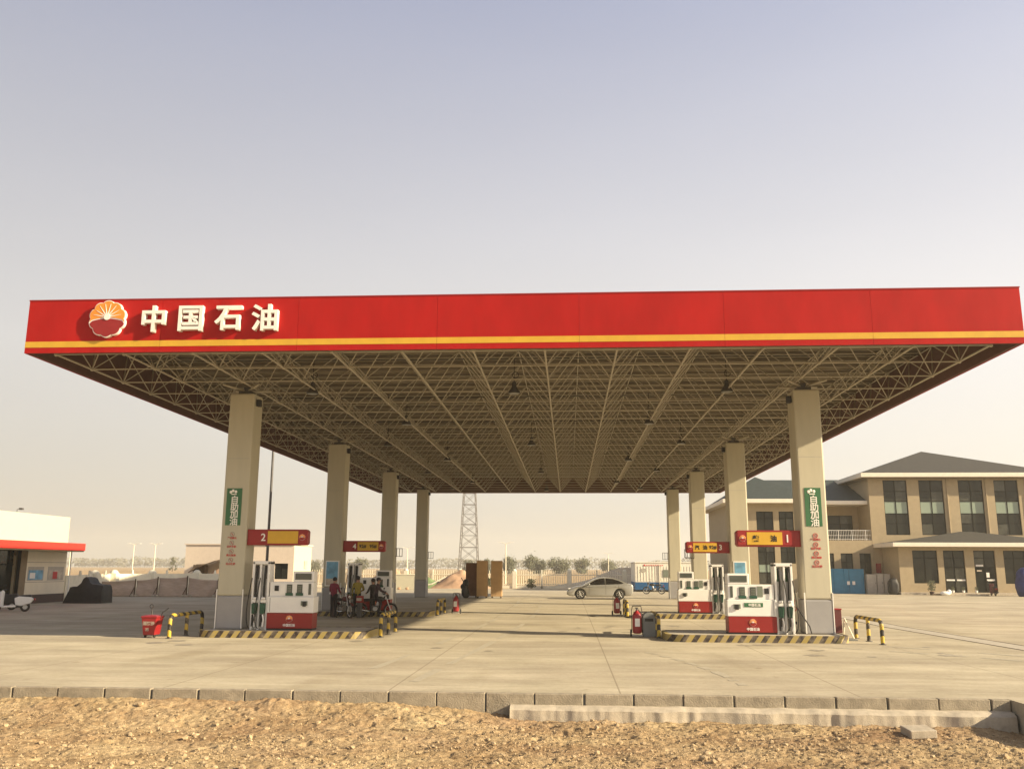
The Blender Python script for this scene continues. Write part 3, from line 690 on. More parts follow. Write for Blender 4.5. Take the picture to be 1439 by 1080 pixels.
m.tube([(bx0+.20,by0+.05,.5),(bx0+.29,by0,.72),(bx0+.40,by0,.80),(bx0+.47,by0,.86)], .016, 'dark_steel', 7); m.build('handle', t)
t = thing('litter_bin', (2.62, 29.5, 0), 'grey round topped metal bin between extinguisher and striped hoop', 'bin')
m = MB(); n = 10; poly = [(2.30,0),(2.68,0),(2.68,.60)]+[(2.49+.19*math.cos(R(180*i/n)), .60+.14*math.sin(R(180*i/n))) for i in range(1, n)]+[(2.30,.60)]
m.prism_y(poly, 29.25, 29.7, 'grey_box'); m.build('body', t, bevel=.015)
m = MB(); m.box(2.36,2.62,29.243,29.256,.47,.56,'black'); m.build('flap', t)
t = thing('equipment_box', (8.15, 28.95, 0), 'small maroon cabinet at the right of the nearest right column', 'cabinet')
m = MB(); m.box(8.0,8.24,28.75,29.15,.2,.90,'maroon'); m.build('body', t, bevel=.012)
m = MB(); m.box(7.985,8.25,28.74,29.16,.885,.92,'dark_red'); m.build('lid', t)
t = thing('notice_board', (6.82, 28.8, .2), 'cream standing board with red writing between the right pump and column', 'board')
m = MB(); m.prism_y([(6.72,.2),(7.0,.2),(6.96,1.38),(6.74,1.38)], 28.75, 28.80, 'fence_cream'); m.build('panel', t, bevel=.008)
for q_, ch in enumerate('小心'): text('board_character', ch, .17, 'red_ink', t, (6.85, 28.745, 1.12-.2*q_), .002, .004)
m = MB(); m.box(6.82,6.90,28.74,28.75,.45,.53,'black'); m.build('mark', t)
m = MB(); pts = [(6.72,27.93,1.0),(6.86,27.8,.72),(7.02,27.75,.45),(7.08,27.8,.24)]
m.tube(pts, .018, 'rubber', 6); tag(m.build('slack_hose', org=(6.8,27.9,.2)), 'black slack hose drooping beside the nearest right pump', 'hose')
t = thing('bottle_stand', (-9.9, 37.6, 0), 'narrow dark cabinet with white top and a bottle on it', 'stand')
m = MB(); m.box(-10.13,-9.93,39.0,39.4,0,.95,'dark_base'); m.box(-10.2,-9.86,38.95,39.45,.95,1.02,'white'); m.build('cabinet', t)
m = MB(); m.lathe([(.05,0),(.06,.02),(.06,.22),(.03,.32),(.03,.40)], (-10.02,39.15,1.02), 'black', 12); tag(m.build('bottle', org=(-10.02,39.15,1.02)), 'dark bottle on the white topped stand left of the customers', 'bottle')

# ---------------------------------------------------------------- PEOPLE
def limb_chain(J, edges, rad, mats_, name, parent):
    me = bpy.data.meshes.new(name); keys = list(J); me.from_pydata([J[k] for k in keys], [(keys.index(a), keys.index(b)) for a, b in edges], [])
    o = bpy.data.objects.new(name, me); COL.objects.link(o)
    o.modifiers.new('skin', 'SKIN'); s = o.modifiers.new('sub', 'SUBSURF'); s.levels = 1; s.render_levels = 1
    if not me.skin_vertices: 
        bm = bmesh.new(); bm.from_mesh(me); bm.verts.layers.skin.verify(); bm.to_mesh(me); bm.free()
    for i, k_ in enumerate(keys):
        r = rad[k_]; me.skin_vertices[0].data[i].radius = r if isinstance(r, tuple) else (r, r)
        me.skin_vertices[0].data[i].use_root = (i == 0)
    dg = bpy.context.evaluated_depsgraph_get(); nm = bpy.data.meshes.new_from_object(o.evaluated_get(dg)); bpy.data.objects.remove(o)
    nm.materials.clear()
    ml = sorted(set(mats_.values()))
    for q in ml: nm.materials.append(M[q])
    E2 = [(Vector(J[a]), Vector(J[b]), ml.index(mats_[(a, b)])) for a, b in edges]
    for p in nm.polygons:
        best = 1e9; c = p.center
        for a, b, k_ in E2:
            d = b-a; t_ = max(0, min(1, (c-a).dot(d)/max(1e-9, d.length_squared))); q = (c-(a+d*t_)).length
            if q < best: best = q; p.material_index = k_
        p.use_smooth = True
    nm.name = name; return nm
def person(loc, rz, pose, top, legs, label, hair='hair', scale=1.):
    J = dict(pel=(0,0,.94), sp=(0,.0,1.12), ch=(0,.01,1.32), nk=(0,.0,1.45), hb=(0,.02,1.53), hd=(0,.025,1.61), ht=(0,.015,1.68),
             lh=(-.09,0,.90), lk=(-.10,.02,.50), la=(-.11,-.02,.09), lt=(-.12,.14,.035),
             rh=(.09,0,.90), rk=(.10,.02,.50), ra=(.11,-.02,.09), rt=(.12,.14,.035),
             ls=(-.17,0,1.38), le=(-.22,-.02,1.10), lw=(-.21,.10,.88), rs=(.17,0,1.38), re=(.22,-.02,1.10), rw=(.21,.10,.88))
    J.update(pose)
    rad = dict(pel=(.145,.11), sp=(.135,.105), ch=(.165,.115), nk=.055, hb=.07, hd=.092, ht=.075, lh=.085, lk=.062, la=.045, lt=(.045,.032), rh=.085, rk=.062, ra=.045, rt=(.045,.032),
               ls=.068, le=.05, lw=.034, rs=.068, re=.05, rw=.034)
    for s_ in 'lr':     # palm and fingers
        w_ = Vector(J[s_+'w']); d = (w_-Vector(J[s_+'e'])).normalized(); J[s_+'p'] = tuple(w_+d*.07); rad[s_+'p'] = (.034,.02)
    E_ = [('pel','sp'),('sp','ch'),('ch','nk'),('nk','hb'),('hb','hd'),('hd','ht'),('pel','lh'),('lh','lk'),('lk','la'),('la','lt'),('pel','rh'),('rh','rk'),('rk','ra'),('ra','rt'),
          ('ch','ls'),('ls','le'),('le','lw'),('lw','lp'),('ch','rs'),('rs','re'),('re','rw'),('rw','rp')]
    mm = {}
    for e_ in E_:
        a, b = e_
        mm[e_] = ('skin' if a in ('nk','hb','hd') or b in ('lp','rp') else legs if a in ('pel','lh','lk','rh','rk') and b != 'sp' else 'black' if b in ('lt','rt') else top)
    nm = limb_chain(J, E_, rad, mm, 'body', None)
    bm = bmesh.new(); bm.from_mesh(nm); idx = [m_.name for m_ in nm.materials].index('skin')
    def blob(c, r, sc=(1,1,1)):
        g_ = bmesh.ops.create_uvsphere(bm, u_segments=8, v_segments=6, radius=r); 
        for v in g_['verts']: v.co = Vector((v.co.x*sc[0], v.co.y*sc[1], v.co.z*sc[2]))+Vector(c)
        for f in set(f for v in g_['verts'] for f in v.link_faces): f.material_index = idx; f.smooth = True
    hd = Vector(J['hd']); fw = (Vector((0,1,0)))
    blob(hd+Vector((0,.098,-.005)), .018, (.8,1,1.3)); blob(hd+Vector((.088,.0,-.01)), .024, (.5,.8,1.2)); blob(hd+Vector((-.088,.0,-.01)), .024, (.5,.8,1.2))
    for s_ in 'lr':
        p_ = Vector(J[s_+'p']); d = (p_-Vector(J[s_+'w'])).normalized(); side = d.cross(Vector((0,0,1)) if abs(d.z) < .9 else Vector((0,1,0))).normalized(); up = d.cross(side)
        for k_ in range(5):
            if k_ < 4: base = p_+side*(k_-1.5)*.017; ln = (.065,.075,.07,.055)[k_]; dd = (d+up*.25).normalized()
            else: base = p_-side*.03-d*.03; ln = .05; dd = (d*.6-side*.7).normalized()
            for (u0, u1, bend) in ((0,.55,0),(.55,1,.5)):
                a_ = base+dd*ln*u0; b_ = base+(dd+up*bend*.5).normalized()*ln*u1
                mtx = Matrix.Translation((a_+b_)/2) @ (b_-a_).to_track_quat('Z','Y').to_matrix().to_4x4()
                g_ = bmesh.ops.create_cone(bm, cap_ends=True, segments=6, radius1=.0095, radius2=.0078, depth=(b_-a_).length*1.1, matrix=mtx)
                for f in set(f for v in g_['verts'] for f in v.link_faces): f.material_index = idx; f.smooth = True
    bm.to_mesh(nm); bm.free()
    t = thing('person', loc, label, 'person'); t.rotation_euler = (0,0,rz); t.scale = (scale,)*3
    o = bpy.data.objects.new('body', nm); COL.objects.link(o); o.parent = t
    h = MB(); h.ball((hd.x, hd.y-.018, hd.z+.03), .105, hair, 12, 8, (.95,1.0,.95)); ho = h.build('hair', t, org=(0,0,0), smooth=True)
    e2 = MB()
    for s_ in (-1,1): e2.ball((hd.x+s_*.033, hd.y+.088, hd.z+.012), .011, 'black', 6, 4)
    e2.box(hd.x-.025, hd.x+.025, hd.y+.088, hd.y+.094, hd.z-.052, hd.z-.044, 'maroon'); e2.build('face_features', t, org=(0,0,0))
    return t
ORG_keep = None
person((-9.88,38.5,0), R(-22), dict(le=(-.24,.06,1.12), lw=(-.16,.26,1.02), re=(.24,.08,1.12), rw=(.15,.28,1.04), hb=(0,.04,1.53), hd=(0,.06,1.60), ht=(0,.05,1.67)), 'magenta_cloth', 'dark_cloth', 'person in magenta jacket and dark trousers standing by the blue poster', scale=.97)
person((-9.02,39.15,0), R(20), dict(re=(.27,.10,1.14), rw=(.22,.30,1.10), hb=(0,.03,1.53)), 'yellow_cloth', 'dark_cloth', 'person in yellow top standing by the pump hoses', scale=.99)
person((-8.42,39.45,0), R(60), dict(le=(-.24,.10,1.13), lw=(-.12,.27,1.08)), 'grey_cloth', 'dark_cloth', 'person in dark grey clothes standing behind the motorcycle rider', scale=.93)
person((-8.17,38.95,0), R(-80), dict(pel=(0,0,.90), lk=(-.20,.22,.62), la=(-.24,.10,.16), lt=(-.25,.24,.10), rk=(.20,.22,.62), ra=(.24,.10,.16), rt=(.25,.24,.10), le=(-.26,.20,1.14), lw=(-.26,.42,1.04), re=(.26,.20,1.14), rw=(.26,.42,1.04), ch=(0,.06,1.30), nk=(0,.07,1.43), hb=(0,.09,1.51), hd=(0,.10,1.59), ht=(0,.09,1.66), ls=(-.17,.05,1.37), rs=(.17,.05,1.37)), 'purple_cloth', 'dark_cloth', 'person in dark purple jacket sitting astride the motorcycle', scale=.97)

# ---------------------------------------------------------------- TWO-WHEELERS (front towards +x)
def motorcycle(label, body='red', name='motorcycle'):
    t = thing(name, (0,0,0), label, 'motorcycle')
    for wx in (-.62, .64):
        m = MB(); m.torus((wx,0,.30), .262, .04, 'rubber', 'y', 28, 8); wo = m.build('wheel', t, smooth=True)
        m = MB(); m.torus((wx,0,.30), .222, .014, 'steel', 'y', 28, 5); m.cyl((wx,-.05,.30), (wx,.05,.30), .045, 'steel', 10)
        for i in range(12):
            a = math.pi*2*i/12; m.cyl((wx,0,.30), (wx+.22*math.cos(a),0,.30+.22*math.sin(a)), .004, 'steel', 4)
        m.build('rim', wo)
    m = MB()
    m.tube([(.40,0,.88),(.05,0,.52),(-.05,0,.28)], .022, 'black', 8); m.tube([(.40,0,.82),(-.15,0,.70),(-.55,0,.66)], .02, 'black', 8); m.tube([(-.15,0,.68),(-.22,0,.30),(-.62,.07,.30)], .02, 'black', 8); m.cyl((-.1,0,.30), (.1,0,.40), .03, 'black', 8)
    m.build('frame', t)
    m = MB()
    for s_ in (-1,1): m.cyl((.42,s_*.07,.90), (.64,s_*.06,.30), .020, 'steel', 8)
    m.build('fork', t)
    m = MB(); m.tube([(.30,-.36,1.02),(.38,-.16,1.0),(.42,0,.94),(.38,.16,1.0),(.30,.36,1.02)], .013, 'steel', 8)
    for s_ in (-1,1): m.cyl((.33,s_*.24,1.01), (.35,s_*.28,1.18), .007, 'black', 6); m.ball((.35,s_*.29,1.20), .05, 'black', 8, 5, (.4,1,.7))
    m.build('handlebar', t)
    m = MB(); m.ball((.16,0,.76), .17, body, 14, 8, (1.35,.75,.68)); m.build('fuel_tank', t, smooth=True)
    m = MB(); m.box(-.60,-.02,-.12,.12,.70,.78,'black'); m.build('saddle', t, bevel=.03)
    m = MB(); m.box(-.16,.16,-.12,.12,.26,.50,'dark_steel'); m.cyl((.06,0,.42), (.14,0,.66), .075, 'steel', 12); m.cyl((0,-.16,.36), (0,.16,.36), .10, 'steel', 14); m.build('engine', t, bevel=.02)
    m = MB(); m.tube([(.14,-.10,.46),(.20,-.12,.28),(.0,-.14,.24),(-.25,-.15,.27)], .02, 'mirror_chrome', 8); m.cyl((-.25,-.15,.27), (-.80,-.16,.36), .042, 'mirror_chrome', 10); m.build('exhaust', t, smooth=True)
    m = MB(); m.ball((.50,0,.86), .09, body, 12, 8); m.ball((.555,0,.86), .065, 'lamp_glass', 10, 6, (.5,1,1)); m.build('headlight', t, smooth=True)
    for wx, a0, a1 in ((-.62, 40, 150), (.64, 40, 130)):
        m = MB(); n = 8; vs = []
        for i in range(n+1):
            a = R(a0+(a1-a0)*i/n)
            for s_ in (-.06,.06): vs.append((wx+.325*math.cos(a), s_, .30+.325*math.sin(a)))
        m.add(vs, [(2*i,2*i+1,2*i+3,2*i+2) for i in range(n)], body); o = m.build('mudguard', t); sm = o.modifiers.new('solid', 'SOLIDIFY'); sm.thickness = .008
    m = MB(); m.box(-.82,-.74,-.06,.06,.62,.70,'tail_red'); m.tube([(-.5,-.12,.78),(-.78,-.10,.80),(-.78,.10,.80),(-.5,.12,.78)], .010, 'steel', 6); m.build('tail_rack', t)
    return t
def scooter(label, body):
    t = thing('scooter', (0,0,0), label, 'scooter')
    for wx in (-.58, .60):
        m = MB(); m.torus((wx,0,.21), .16, .05, 'rubber', 'y', 22, 8); wo = m.build('wheel', t, smooth=True)
        m = MB(); m.cyl((wx,-.03,.21), (wx,.03,.21), .10, 'steel', 14); m.build('rim', wo)
    m = MB(); m.prism_y([(-.80,.38),(-.42,.26),(-.18,.30),(-.12,.62),(-.30,.70),(-.78,.66),(-.92,.56)], -.15, .15, body); m.prism_y([(-.20,.20),(.36,.20),(.36,.27),(-.20,.30)], -.16, .16, body)
    m.prism_y([(.33,.20),(.44,.24),(.50,.80),(.40,.98),(.32,.90)], -.18, .18, body); m.build('body_shell', t, bevel=.04)
    m = MB(); m.prism_y([(-.82,.66),(-.18,.62),(-.12,.68),(-.26,.74),(-.78,.77)], -.12, .12, 'black'); m.build('saddle', t, bevel=.03)
    m = MB(); m.prism_y([(.42,.40),(.74,.44),(.80,.34),(.60,.42),(.46,.30)], -.08, .08, body); m.cyl((.44,0,.9), (.60,0,.21), .025, 'dark_steel', 8); m.build('front_fender', t, bevel=.02)
    m = MB(); m.tube([(.28,-.34,.98),(.36,-.12,1.0),(.40,0,.98),(.36,.12,1.0),(.28,.34,.98)], .016, 'black', 8)
    for s_ in (-1,1): m.cyl((.32,s_*.22,1.0), (.34,s_*.28,1.16), .007, 'black', 6); m.ball((.34,s_*.30,1.18), .06, 'black', 8, 5, (.3,1,.7))
    m.build('handlebar', t)
    m = MB(); m.ball((.47,0,.86), .085, 'lamp_glass', 10, 6, (.5,1.2,.8)); m.build('headlight', t)
    m = MB(); m.cyl((-.2,-.17,.22), (-.75,-.18,.30), .05, 'dark_steel', 10); m.box(-.60,-.15,-.16,.0,.16,.30,'dark_steel'); m.build('engine', t)
    m = MB(); m.box(-.98,-.92,-.08,.08,.52,.60,'tail_red'); m.build('tail_light', t)
    return t
mc = motorcycle('black and silver motorcycle under the rider, its front wheel to the right', 'black'); mc.location = (-8.18, 38.9, 0); mc.rotation_euler = (0,0,R(8))
mr = motorcycle('dark red motorcycle parked between the magenta and yellow customers', 'maroon'); mr.location = (-9.52, 38.75, 0); mr.rotation_euler = (0,0,R(-50))
mk = motorcycle('dark motorcycle parked in front of the white and blue cabin', 'black'); mk.location = (7.0, 76.6, 0); mk.rotation_euler = (0,0,R(186))
sw = scooter('white scooter parked outside the shop at the left', 'white'); sw.location = (-25.6, 41.2, 0); sw.rotation_euler = (0,0,R(205))
sd = scooter('dark scooter half out of view behind the white one', 'black'); sd.location = (-27.1, 42.6, 0); sd.rotation_euler = (0,0,R(200))
sm_ = scooter('maroon scooter parked before the office porch door', 'maroon'); sm_.location = (34.6, 77.9, 0); sm_.rotation_euler = (0,0,R(80))
m = MB(); t = thing('crate', (-8.78, 38.7, .0), 'pinkish red crate beside the yellow customer', 'crate'); m.box(-8.93,-8.66,38.5,38.8,.62,.90,'dispenser_red'); m.box(-8.90,-8.69,38.53,38.77,.0,.62,'dark_steel'); m.build('box', t, bevel=.02)
m = MB(); m.box(-8.90,-8.69,38.47,38.5,.70,.82,'poster_pale'); m.build('sticker', t)

# ---------------------------------------------------------------- CAR
def car():
    t = thing('parked_car', (2.1, 64.0, 0), 'pale silver saloon car parked sideways beyond the canopy', 'car')
    fx, rx = -1.33, 1.33  # wheel centres, front to the left
    def arch(c, r=.36, n=10): return [(c+r*math.cos(R(180-180*i/n)), .20+max(0, .16)+r*math.sin(R(180-180*i/n))*.98) for i in range(n+1)]
    low = [(-2.22,.34),(-2.10,.22)]+[(fx-.37,.20)]+arch(fx)+[(fx+.37,.18),(rx-.37,.18)]+arch(rx)+[(rx+.37,.22),(2.12,.26),(2.25,.42),(2.27,.80),(2.22,.98),(2.10,1.04),(1.55,1.02),(-.95,.93),(-1.6,.84),(-2.10,.66),(-2.24,.52)]
    m = MB(); m.prism_y(low, -.88, .88, 'car_paint')
    o = m.build('body', t, org=(0,0,0), bevel=.09); o.modifiers['bevel'].segments = 3; o.data.shade_smooth()
    # greenhouse
    m = MB(); bot = [(-1.12,.90),(1.98,1.0)]; prof = [(-1.12,.90),(-.35,1.33),(-.05,1.43),(.45,1.47),(.95,1.43),(1.45,1.26),(2.02,1.02)]
    n = len(prof); vs = []
    for s_ in (-1, 1):
        for x, z in prof: vs.append((x, s_*(.80-.30*max(0, (z-.95))), z))
        for x, z in prof: vs.append((x, s_*.80, .88))
    q = 2*n
    fs = [(i, i+1, n+i+1, n+i) for i in range(n-1)]+[(q+i+1, q+i, q+n+i, q+n+i+1) for i in range(n-1)]+[(i, q+i, q+i+1, i+1) for i in range(n-1)]
    m.add(vs, fs, 'car_paint'); m.build('roof', t, org=(0,0,0), smooth=True)
    for pts in ([(-.86,.955),(-.30,1.285),(-.02,1.37),(.34,1.40),(.36,.985)], [(.43,.99),(.42,1.40),(.90,1.36),(1.35,1.22),(1.62,1.08),(1.50,1.04)]):
        m = MB()
        for s_ in (-1, 1):
            vs = [(x, s_*(.812-.30*max(0, (z-.95))), z) for x, z in pts]; m.add(vs, [tuple(range(len(vs)))], 'car_glass')
        o = m.build('side_window', t, org=(0,0,0)); o.modifiers.new('s', 'SOLIDIFY').thickness = .01
    for pts in ([(-1.10,.925),(-.38,1.325)], [(1.50,1.25),(1.98,1.04)]):
        (xa, za), (xb, zb) = pts; m = MB(); m.add([(xa,-.68,za+.008),(xa,.68,za+.008),(xb,.60,zb+.012),(xb,-.60,zb+.012)], [(0,1,2,3)], 'car_glass'); m.build('windscreen', t, org=(0,0,0))
    for wx in (fx, rx):
        for s_ in (-1, 1):
            m = MB(); m.cyl((wx, s_*.70, .33), (wx, s_*.90, .33), .325, 'rubber', 28); wo = m.build('wheel', t, org=(0,0,0), bevel=.02)
            m = MB(); m.cyl((wx, s_*.88, .33), (wx, s_*.912, .33), .07, 'rim', 12); m.torus((wx, s_*.905, .33), .215, .016, 'rim', 'y', 24, 5)
            for i in range(7):
                a = math.pi*2*i/7; m.cyl((wx, s_*.905, .33), (wx+.21*math.cos(a), s_*.905, .33+.21*math.sin(a)), .02, 'rim', 6)
            m.build('rim', wo)
            m = MB(); m.cyl((wx, s_*.60, .36), (wx, s_*.70, .36), .37, 'black', 20); m.build('wheel_well', t, org=(0,0,0))
    for s_ in (-1, 1):
        m = MB(); m.ball((-2.08, s_*.66, .66), .14, 'lamp_glass', 10, 6, (1.1,.9,.45)); m.build('headlight', t, org=(0,0,0), smooth=True)
        m = MB(); m.ball((2.18, s_*.70, .86), .12, 'tail_red', 10, 6, (.6,1,.8)); m.build('tail_light', t, org=(0,0,0), smooth=True)
        m = MB(); m.ball((-.72, s_*.93, 1.0), .09, 'car_paint', 10, 6, (.8,.9,.6)); m.build('mirror', t, org=(0,0,0), smooth=True)
        m = MB()
        for x in (-.72, .40, 1.28): m.box(x, x+.012, s_*.882-.002, s_*.882+.002, .32, .94, 'dark_steel')
        m.box(.18,.32,s_*.886-.012,s_*.886+.012,.80,.825,'steel'); m.box(1.08,1.22,s_*.886-.012,s_*.886+.012,.82,.845,'steel'); m.build('door_seams', t, org=(0,0,0))
    m = MB(); m.box(-2.235,-2.20,-.45,.45,.30,.46,'black'); m.build('grille', t, org=(0,0,0))
    return t
car()

# ---------------------------------------------------------------- THINGS UNDER THE BACK OF THE CANOPY
for (x0, x1, y, z1, mt, lab) in ((-7.26,-6.46,64.9,2.40,'cardboard_dark','dark brown tall carton left of the two pale cartons'), (-6.43,-5.68,64.3,2.55,'cardboard','tall tan carton, middle one of the three'), (-5.43,-4.66,64.3,2.55,'cardboard','tall tan carton standing apart at the right')):
    t = thing('tall_carton', ((x0+x1)/2, y+.3, 0), lab, 'box', 'tall cartons under the canopy')
    m = MB(); m.box(x0, x1, y, y+.62, .12, z1, mt); m.build('carton', t, bevel=.012)
    m = MB(); m.box((x0+x1)/2-.03, (x0+x1)/2+.03, y-.004, y+.62, .13, z1+.004, 'poster_pale' if mt == 'cardboard_x' else mt); m.build('tape', t)
    m = MB()
    for a in (x0+.04, x1-.12): m.box(a, a+.08, y+.02, y+.6, 0, .12, 'wood_brown')
    m.build('pallet', t)
t = thing('covered_motorbike', (-7.2, 64.0, 0), 'dark bundled shape leaning on the brown carton', 'motorbike')
m = MB(); m.ball((-7.18,63.9,.45), .45, 'tarp_black', 12, 8, (.6,.9,1)); m.ball((-7.15,63.95,1.0), .30, 'tarp_black', 10, 7, (.75,.8,1)); m.ball((-7.3,63.9,.78), .22, 'tarp_black', 9, 6); m.tube([(-7.3,63.9,1.1),(-7.45,63.8,1.38)], .025, 'black', 6); m.build('cover', t, smooth=True)
m = MB(); m.torus((-7.1,63.7,.28), .22, .05, 'rubber', 'y', 20, 6); m.build('wheel', t)

# tall pole left
t = thing('tall_pole', (-20.0, 60, 0), 'tall thin dark pole rising behind the left edge of the canopy', 'pole')
m = MB(); m.cyl((-20,60,0), (-20,60,12.5), .10, 'dark_steel', 12, .07); m.build('shaft', t, smooth=True)
m = MB(); m.box(-20.25,-19.75,59.75,60.25,0,.25,'concrete_block'); m.build('footing', t)
m = MB(); m.box(-20.12,-19.92,59.86,59.92,3.4,3.9,'dark_steel'); m.build('switch_box', t)

# ---------------------------------------------------------------- WINDOW HELPER (facade facing -y or +x)
def window(parent, x0, x1, z0, z1, y, cols, rows, pale=(), depth=.18, inv=None, name='window', fw=.07):
    """rows: heights of cross bars; facade plane y, facing -y"""
    m = MB(); yf = y+depth-.05
    m.box(x0, x0+fw, yf-.02, yf+.05, z0, z1, 'win_frame'); m.box(x1-fw, x1, yf-.02, yf+.05, z0, z1, 'win_frame')
    m.box(x0+fw, x1-fw, yf-.02, yf+.05, z0, z0+fw, 'win_frame'); m.box(x0+fw, x1-fw, yf-.02, yf+.05, z1-fw, z1, 'win_frame')
    for i in range(1, cols): xx = x0+(x1-x0)*i/cols; m.box(xx-fw/2, xx+fw/2, yf-.018, yf+.04, z0+fw, z1-fw, 'win_frame')
    for z in rows: m.box(x0+fw, x1-fw, yf-.024, yf+.045, z-fw/2, z+fw/2, 'win_frame')
    wo = m.build(name, parent)
    p = MB(); zz = [z0+.01]+sorted(rows)+[z1-.01]
    for k_, (a, b) in enumerate(zip(zz, zz[1:])):
        for i in range(cols):
            xa = x0+(x1-x0)*i/cols; xb = x0+(x1-x0)*(i+1)/cols; tl = random.uniform(-.004, .004)
            p.add([(xa+.01, yf+.01+tl, a), (xb-.01, yf+.01-tl, a), (xb-.01, yf+.012-tl, b), (xa+.01, yf+.012+tl, b)], [(0,1,2,3)], 'glass_pale' if k_ in pale else random.choice(('glass','glass','glass','glass_reflect_tint')))
    p.build('pane', wo)
    return wo
def facade(m, x0, x1, z0, z1, y, ops, mt, depth=.22):
    X = sorted(set([x0, x1]+[o[0] for o in ops]+[o[1] for o in ops])); Z = sorted(set([z0, z1]+[o[2] for o in ops]+[o[3] for o in ops]))
    for a, b in zip(X, X[1:]):
        for c, d in zip(Z, Z[1:]):
            xm, zm = (a+b)/2, (c+d)/2
            if any(o[0] < xm < o[1] and o[2] < zm < o[3] for o in ops): continue
            m.add([(a,y,c),(b,y,c),(b,y,d),(a,y,d)], [(0,1,2,3)], mt)
    for a, b, c, d in ops:
        m.add([(a,y,c),(a,y+depth,c),(a,y+depth,d),(a,y,d)], [(0,1,2,3)], mt); m.add([(b,y,c),(b,y,d),(b,y+depth,d),(b,y+depth,c)], [(0,1,2,3)], mt)
        m.add([(a,y,d),(a,y+depth,d),(b,y+depth,d),(b,y,d)], [(0,1,2,3)], mt); m.add([(a,y,c),(b,y,c),(b,y+depth,c),(a,y+depth,c)], [(0,1,2,3)], mt)
def raw(m, name, parent, **k):   # build without normal recalculation problems
    return m.build(name, parent, **k)
def hip(m, x0, x1, y0, y1, z0, apex, mt, th=.0):
    """apex: list of 1 or 2 points"""
    c = [(x0,y0,z0),(x1,y0,z0),(x1,y1,z0),(x0,y1,z0)]
    if len(apex) == 1: m.add(c+[apex[0]], [(0,1,4),(1,2,4),(2,3,4),(3,0,4),(3,2,1,0)], mt)
    else: m.add(c+list(apex), [(0,1,5,4),(1,2,5),(2,3,4,5),(3,0,4),(3,2,1,0)], mt)

# ---------------------------------------------------------------- OFFICE BUILDING
of = thing('office_building', (30, 90, 0), 'tan two storey office building with dark hipped roofs and white eaves', 'building')
FY = 84.0
w1 = [(28.5,30.6),(31.65,33.8),(35.12,37.28),(38.25,40.35)]
m = MB(); facade(m, 27.2, 43.2, 3.9, 10.25, FY, [(a,b,5.1,10.0) for a, b in w1], 'stone_tan')
m.add([(27.2,FY,0),(27.2,100,0),(27.2,100,10.25),(27.2,FY,10.25)], [(0,1,2,3)], 'stone_tan'); m.add([(43.2,FY,0),(43.2,100,0),(43.2,100,10.25),(43.2,FY,10.25)], [(0,1,2,3)], 'stone_tan'); m.add([(27.2,100,0),(43.2,100,0),(43.2,100,10.25),(27.2,100,10.25)], [(0,1,2,3)], 'stone_tan')
m.add([(27.2,FY,0),(28.0,FY,0),(28.0,FY,3.9),(27.2,FY,3.9)], [(0,1,2,3)], 'stone_tan'); m.add([(41.8,FY,0),(43.2,FY,0),(43.2,FY,3.9),(41.8,FY,3.9)], [(0,1,2,3)], 'stone_tan')
m.build('wing_wall', of)
m = MB(); m.box(26.3,44.1,83.05,101,10.2,10.58,'eave_white'); m.box(26.55,43.9,83.3,100.8,10.14,10.2,'soffit'); m.build('eave', of, bevel=.03)
m = MB(); hip(m, 26.5, 43.9, 83.2, 100.8, 10.585, [(35.2,92.0,13.6)], 'roof_slate'); m.build('roof', of)
for a, b in w1: window(of, a, b, 5.1, 10.0, FY, 2, [6.13,7.0,8.1,9.0], pale=(2,))
m = MB()
for x in (34.4,37.8,41.3): m.cyl((x-.3,FY-.06,4.4), (x-.3,FY-.06,10.1), .05, 'stone_tan', 8)
m.build('downpipe', of)
# porch
pw = [(29.15,31.2,.94,3.67),(31.7,33.45,.2,3.67),(34.2,35.95,.2,3.67),(36.65,39.2,.94,3.67),(39.7,41.3,.94,3.67)]
m = MB(); facade(m, 28.0, 41.8, .2, 3.95, 80.0, pw, 'stone_tan')
m.add([(28,80,.2),(28,84,.2),(28,84,3.95),(28,80,3.95)], [(0,1,2,3)], 'stone_tan'); m.add([(41.8,80,.2),(41.8,84,.2),(41.8,84,3.95),(41.8,80,3.95)], [(0,1,2,3)], 'stone_tan')
m.build('porch_wall', of)
m = MB(); m.box(27.7,42.1,79.2,83.99,0,.2,'concrete_block'); m.box(31.2,36.6,78.7,79.2,0,.11,'concrete_block'); m.build('porch_step', of, bevel=.01)
m = MB(); m.box(27.25,42.5,79.0,83.98,3.96,4.30,'eave_white'); m.build('porch_eave', of, bevel=.03)
m = MB(); m.add([(27.35,79.1,4.305),(42.4,79.1,4.305),(42.4,83.97,4.305),(27.35,83.97,4.305),(34.3,82.6,5.35),(35.4,82.6,5.35),(34.9,83.97,5.35)], [(0,1,5,4),(0,4,6,3),(1,2,6,5),(4,5,6),(3,6,2),(0,3,2,1)], 'roof_slate'); m.build('porch_roof', of)
window(of, 29.15, 31.2, .94, 3.67, 80, 2, [3.03]); window(of, 36.65, 39.2, .94, 3.67, 80, 3, [3.03]); window(of, 39.7, 41.3, .94, 3.67, 80, 2, [3.03])
for a, b in ((31.7,33.45),(34.2,35.95)): window(of, a, b, .2, 3.67, 80, 2, [3.05,2.25], name='glass_door')
m = MB()
for x in (31.85, 32.7): m.box(x, x+.68, 80.09, 80.1, 1.15, 1.28, 'letter_white')
m.box(34.35,34.95,80.09,80.1,2.36,2.5,'letter_white'); m.box(34.4,34.8,80.09,80.1,1.95,2.05,'poster_pale'); m.box(35.15,35.4,80.09,80.1,1.45,1.85,'letter_white'); m.box(35.15,35.8,80.09,80.1,1.15,1.30,'letter_white'); m.build('door_stickers', of)
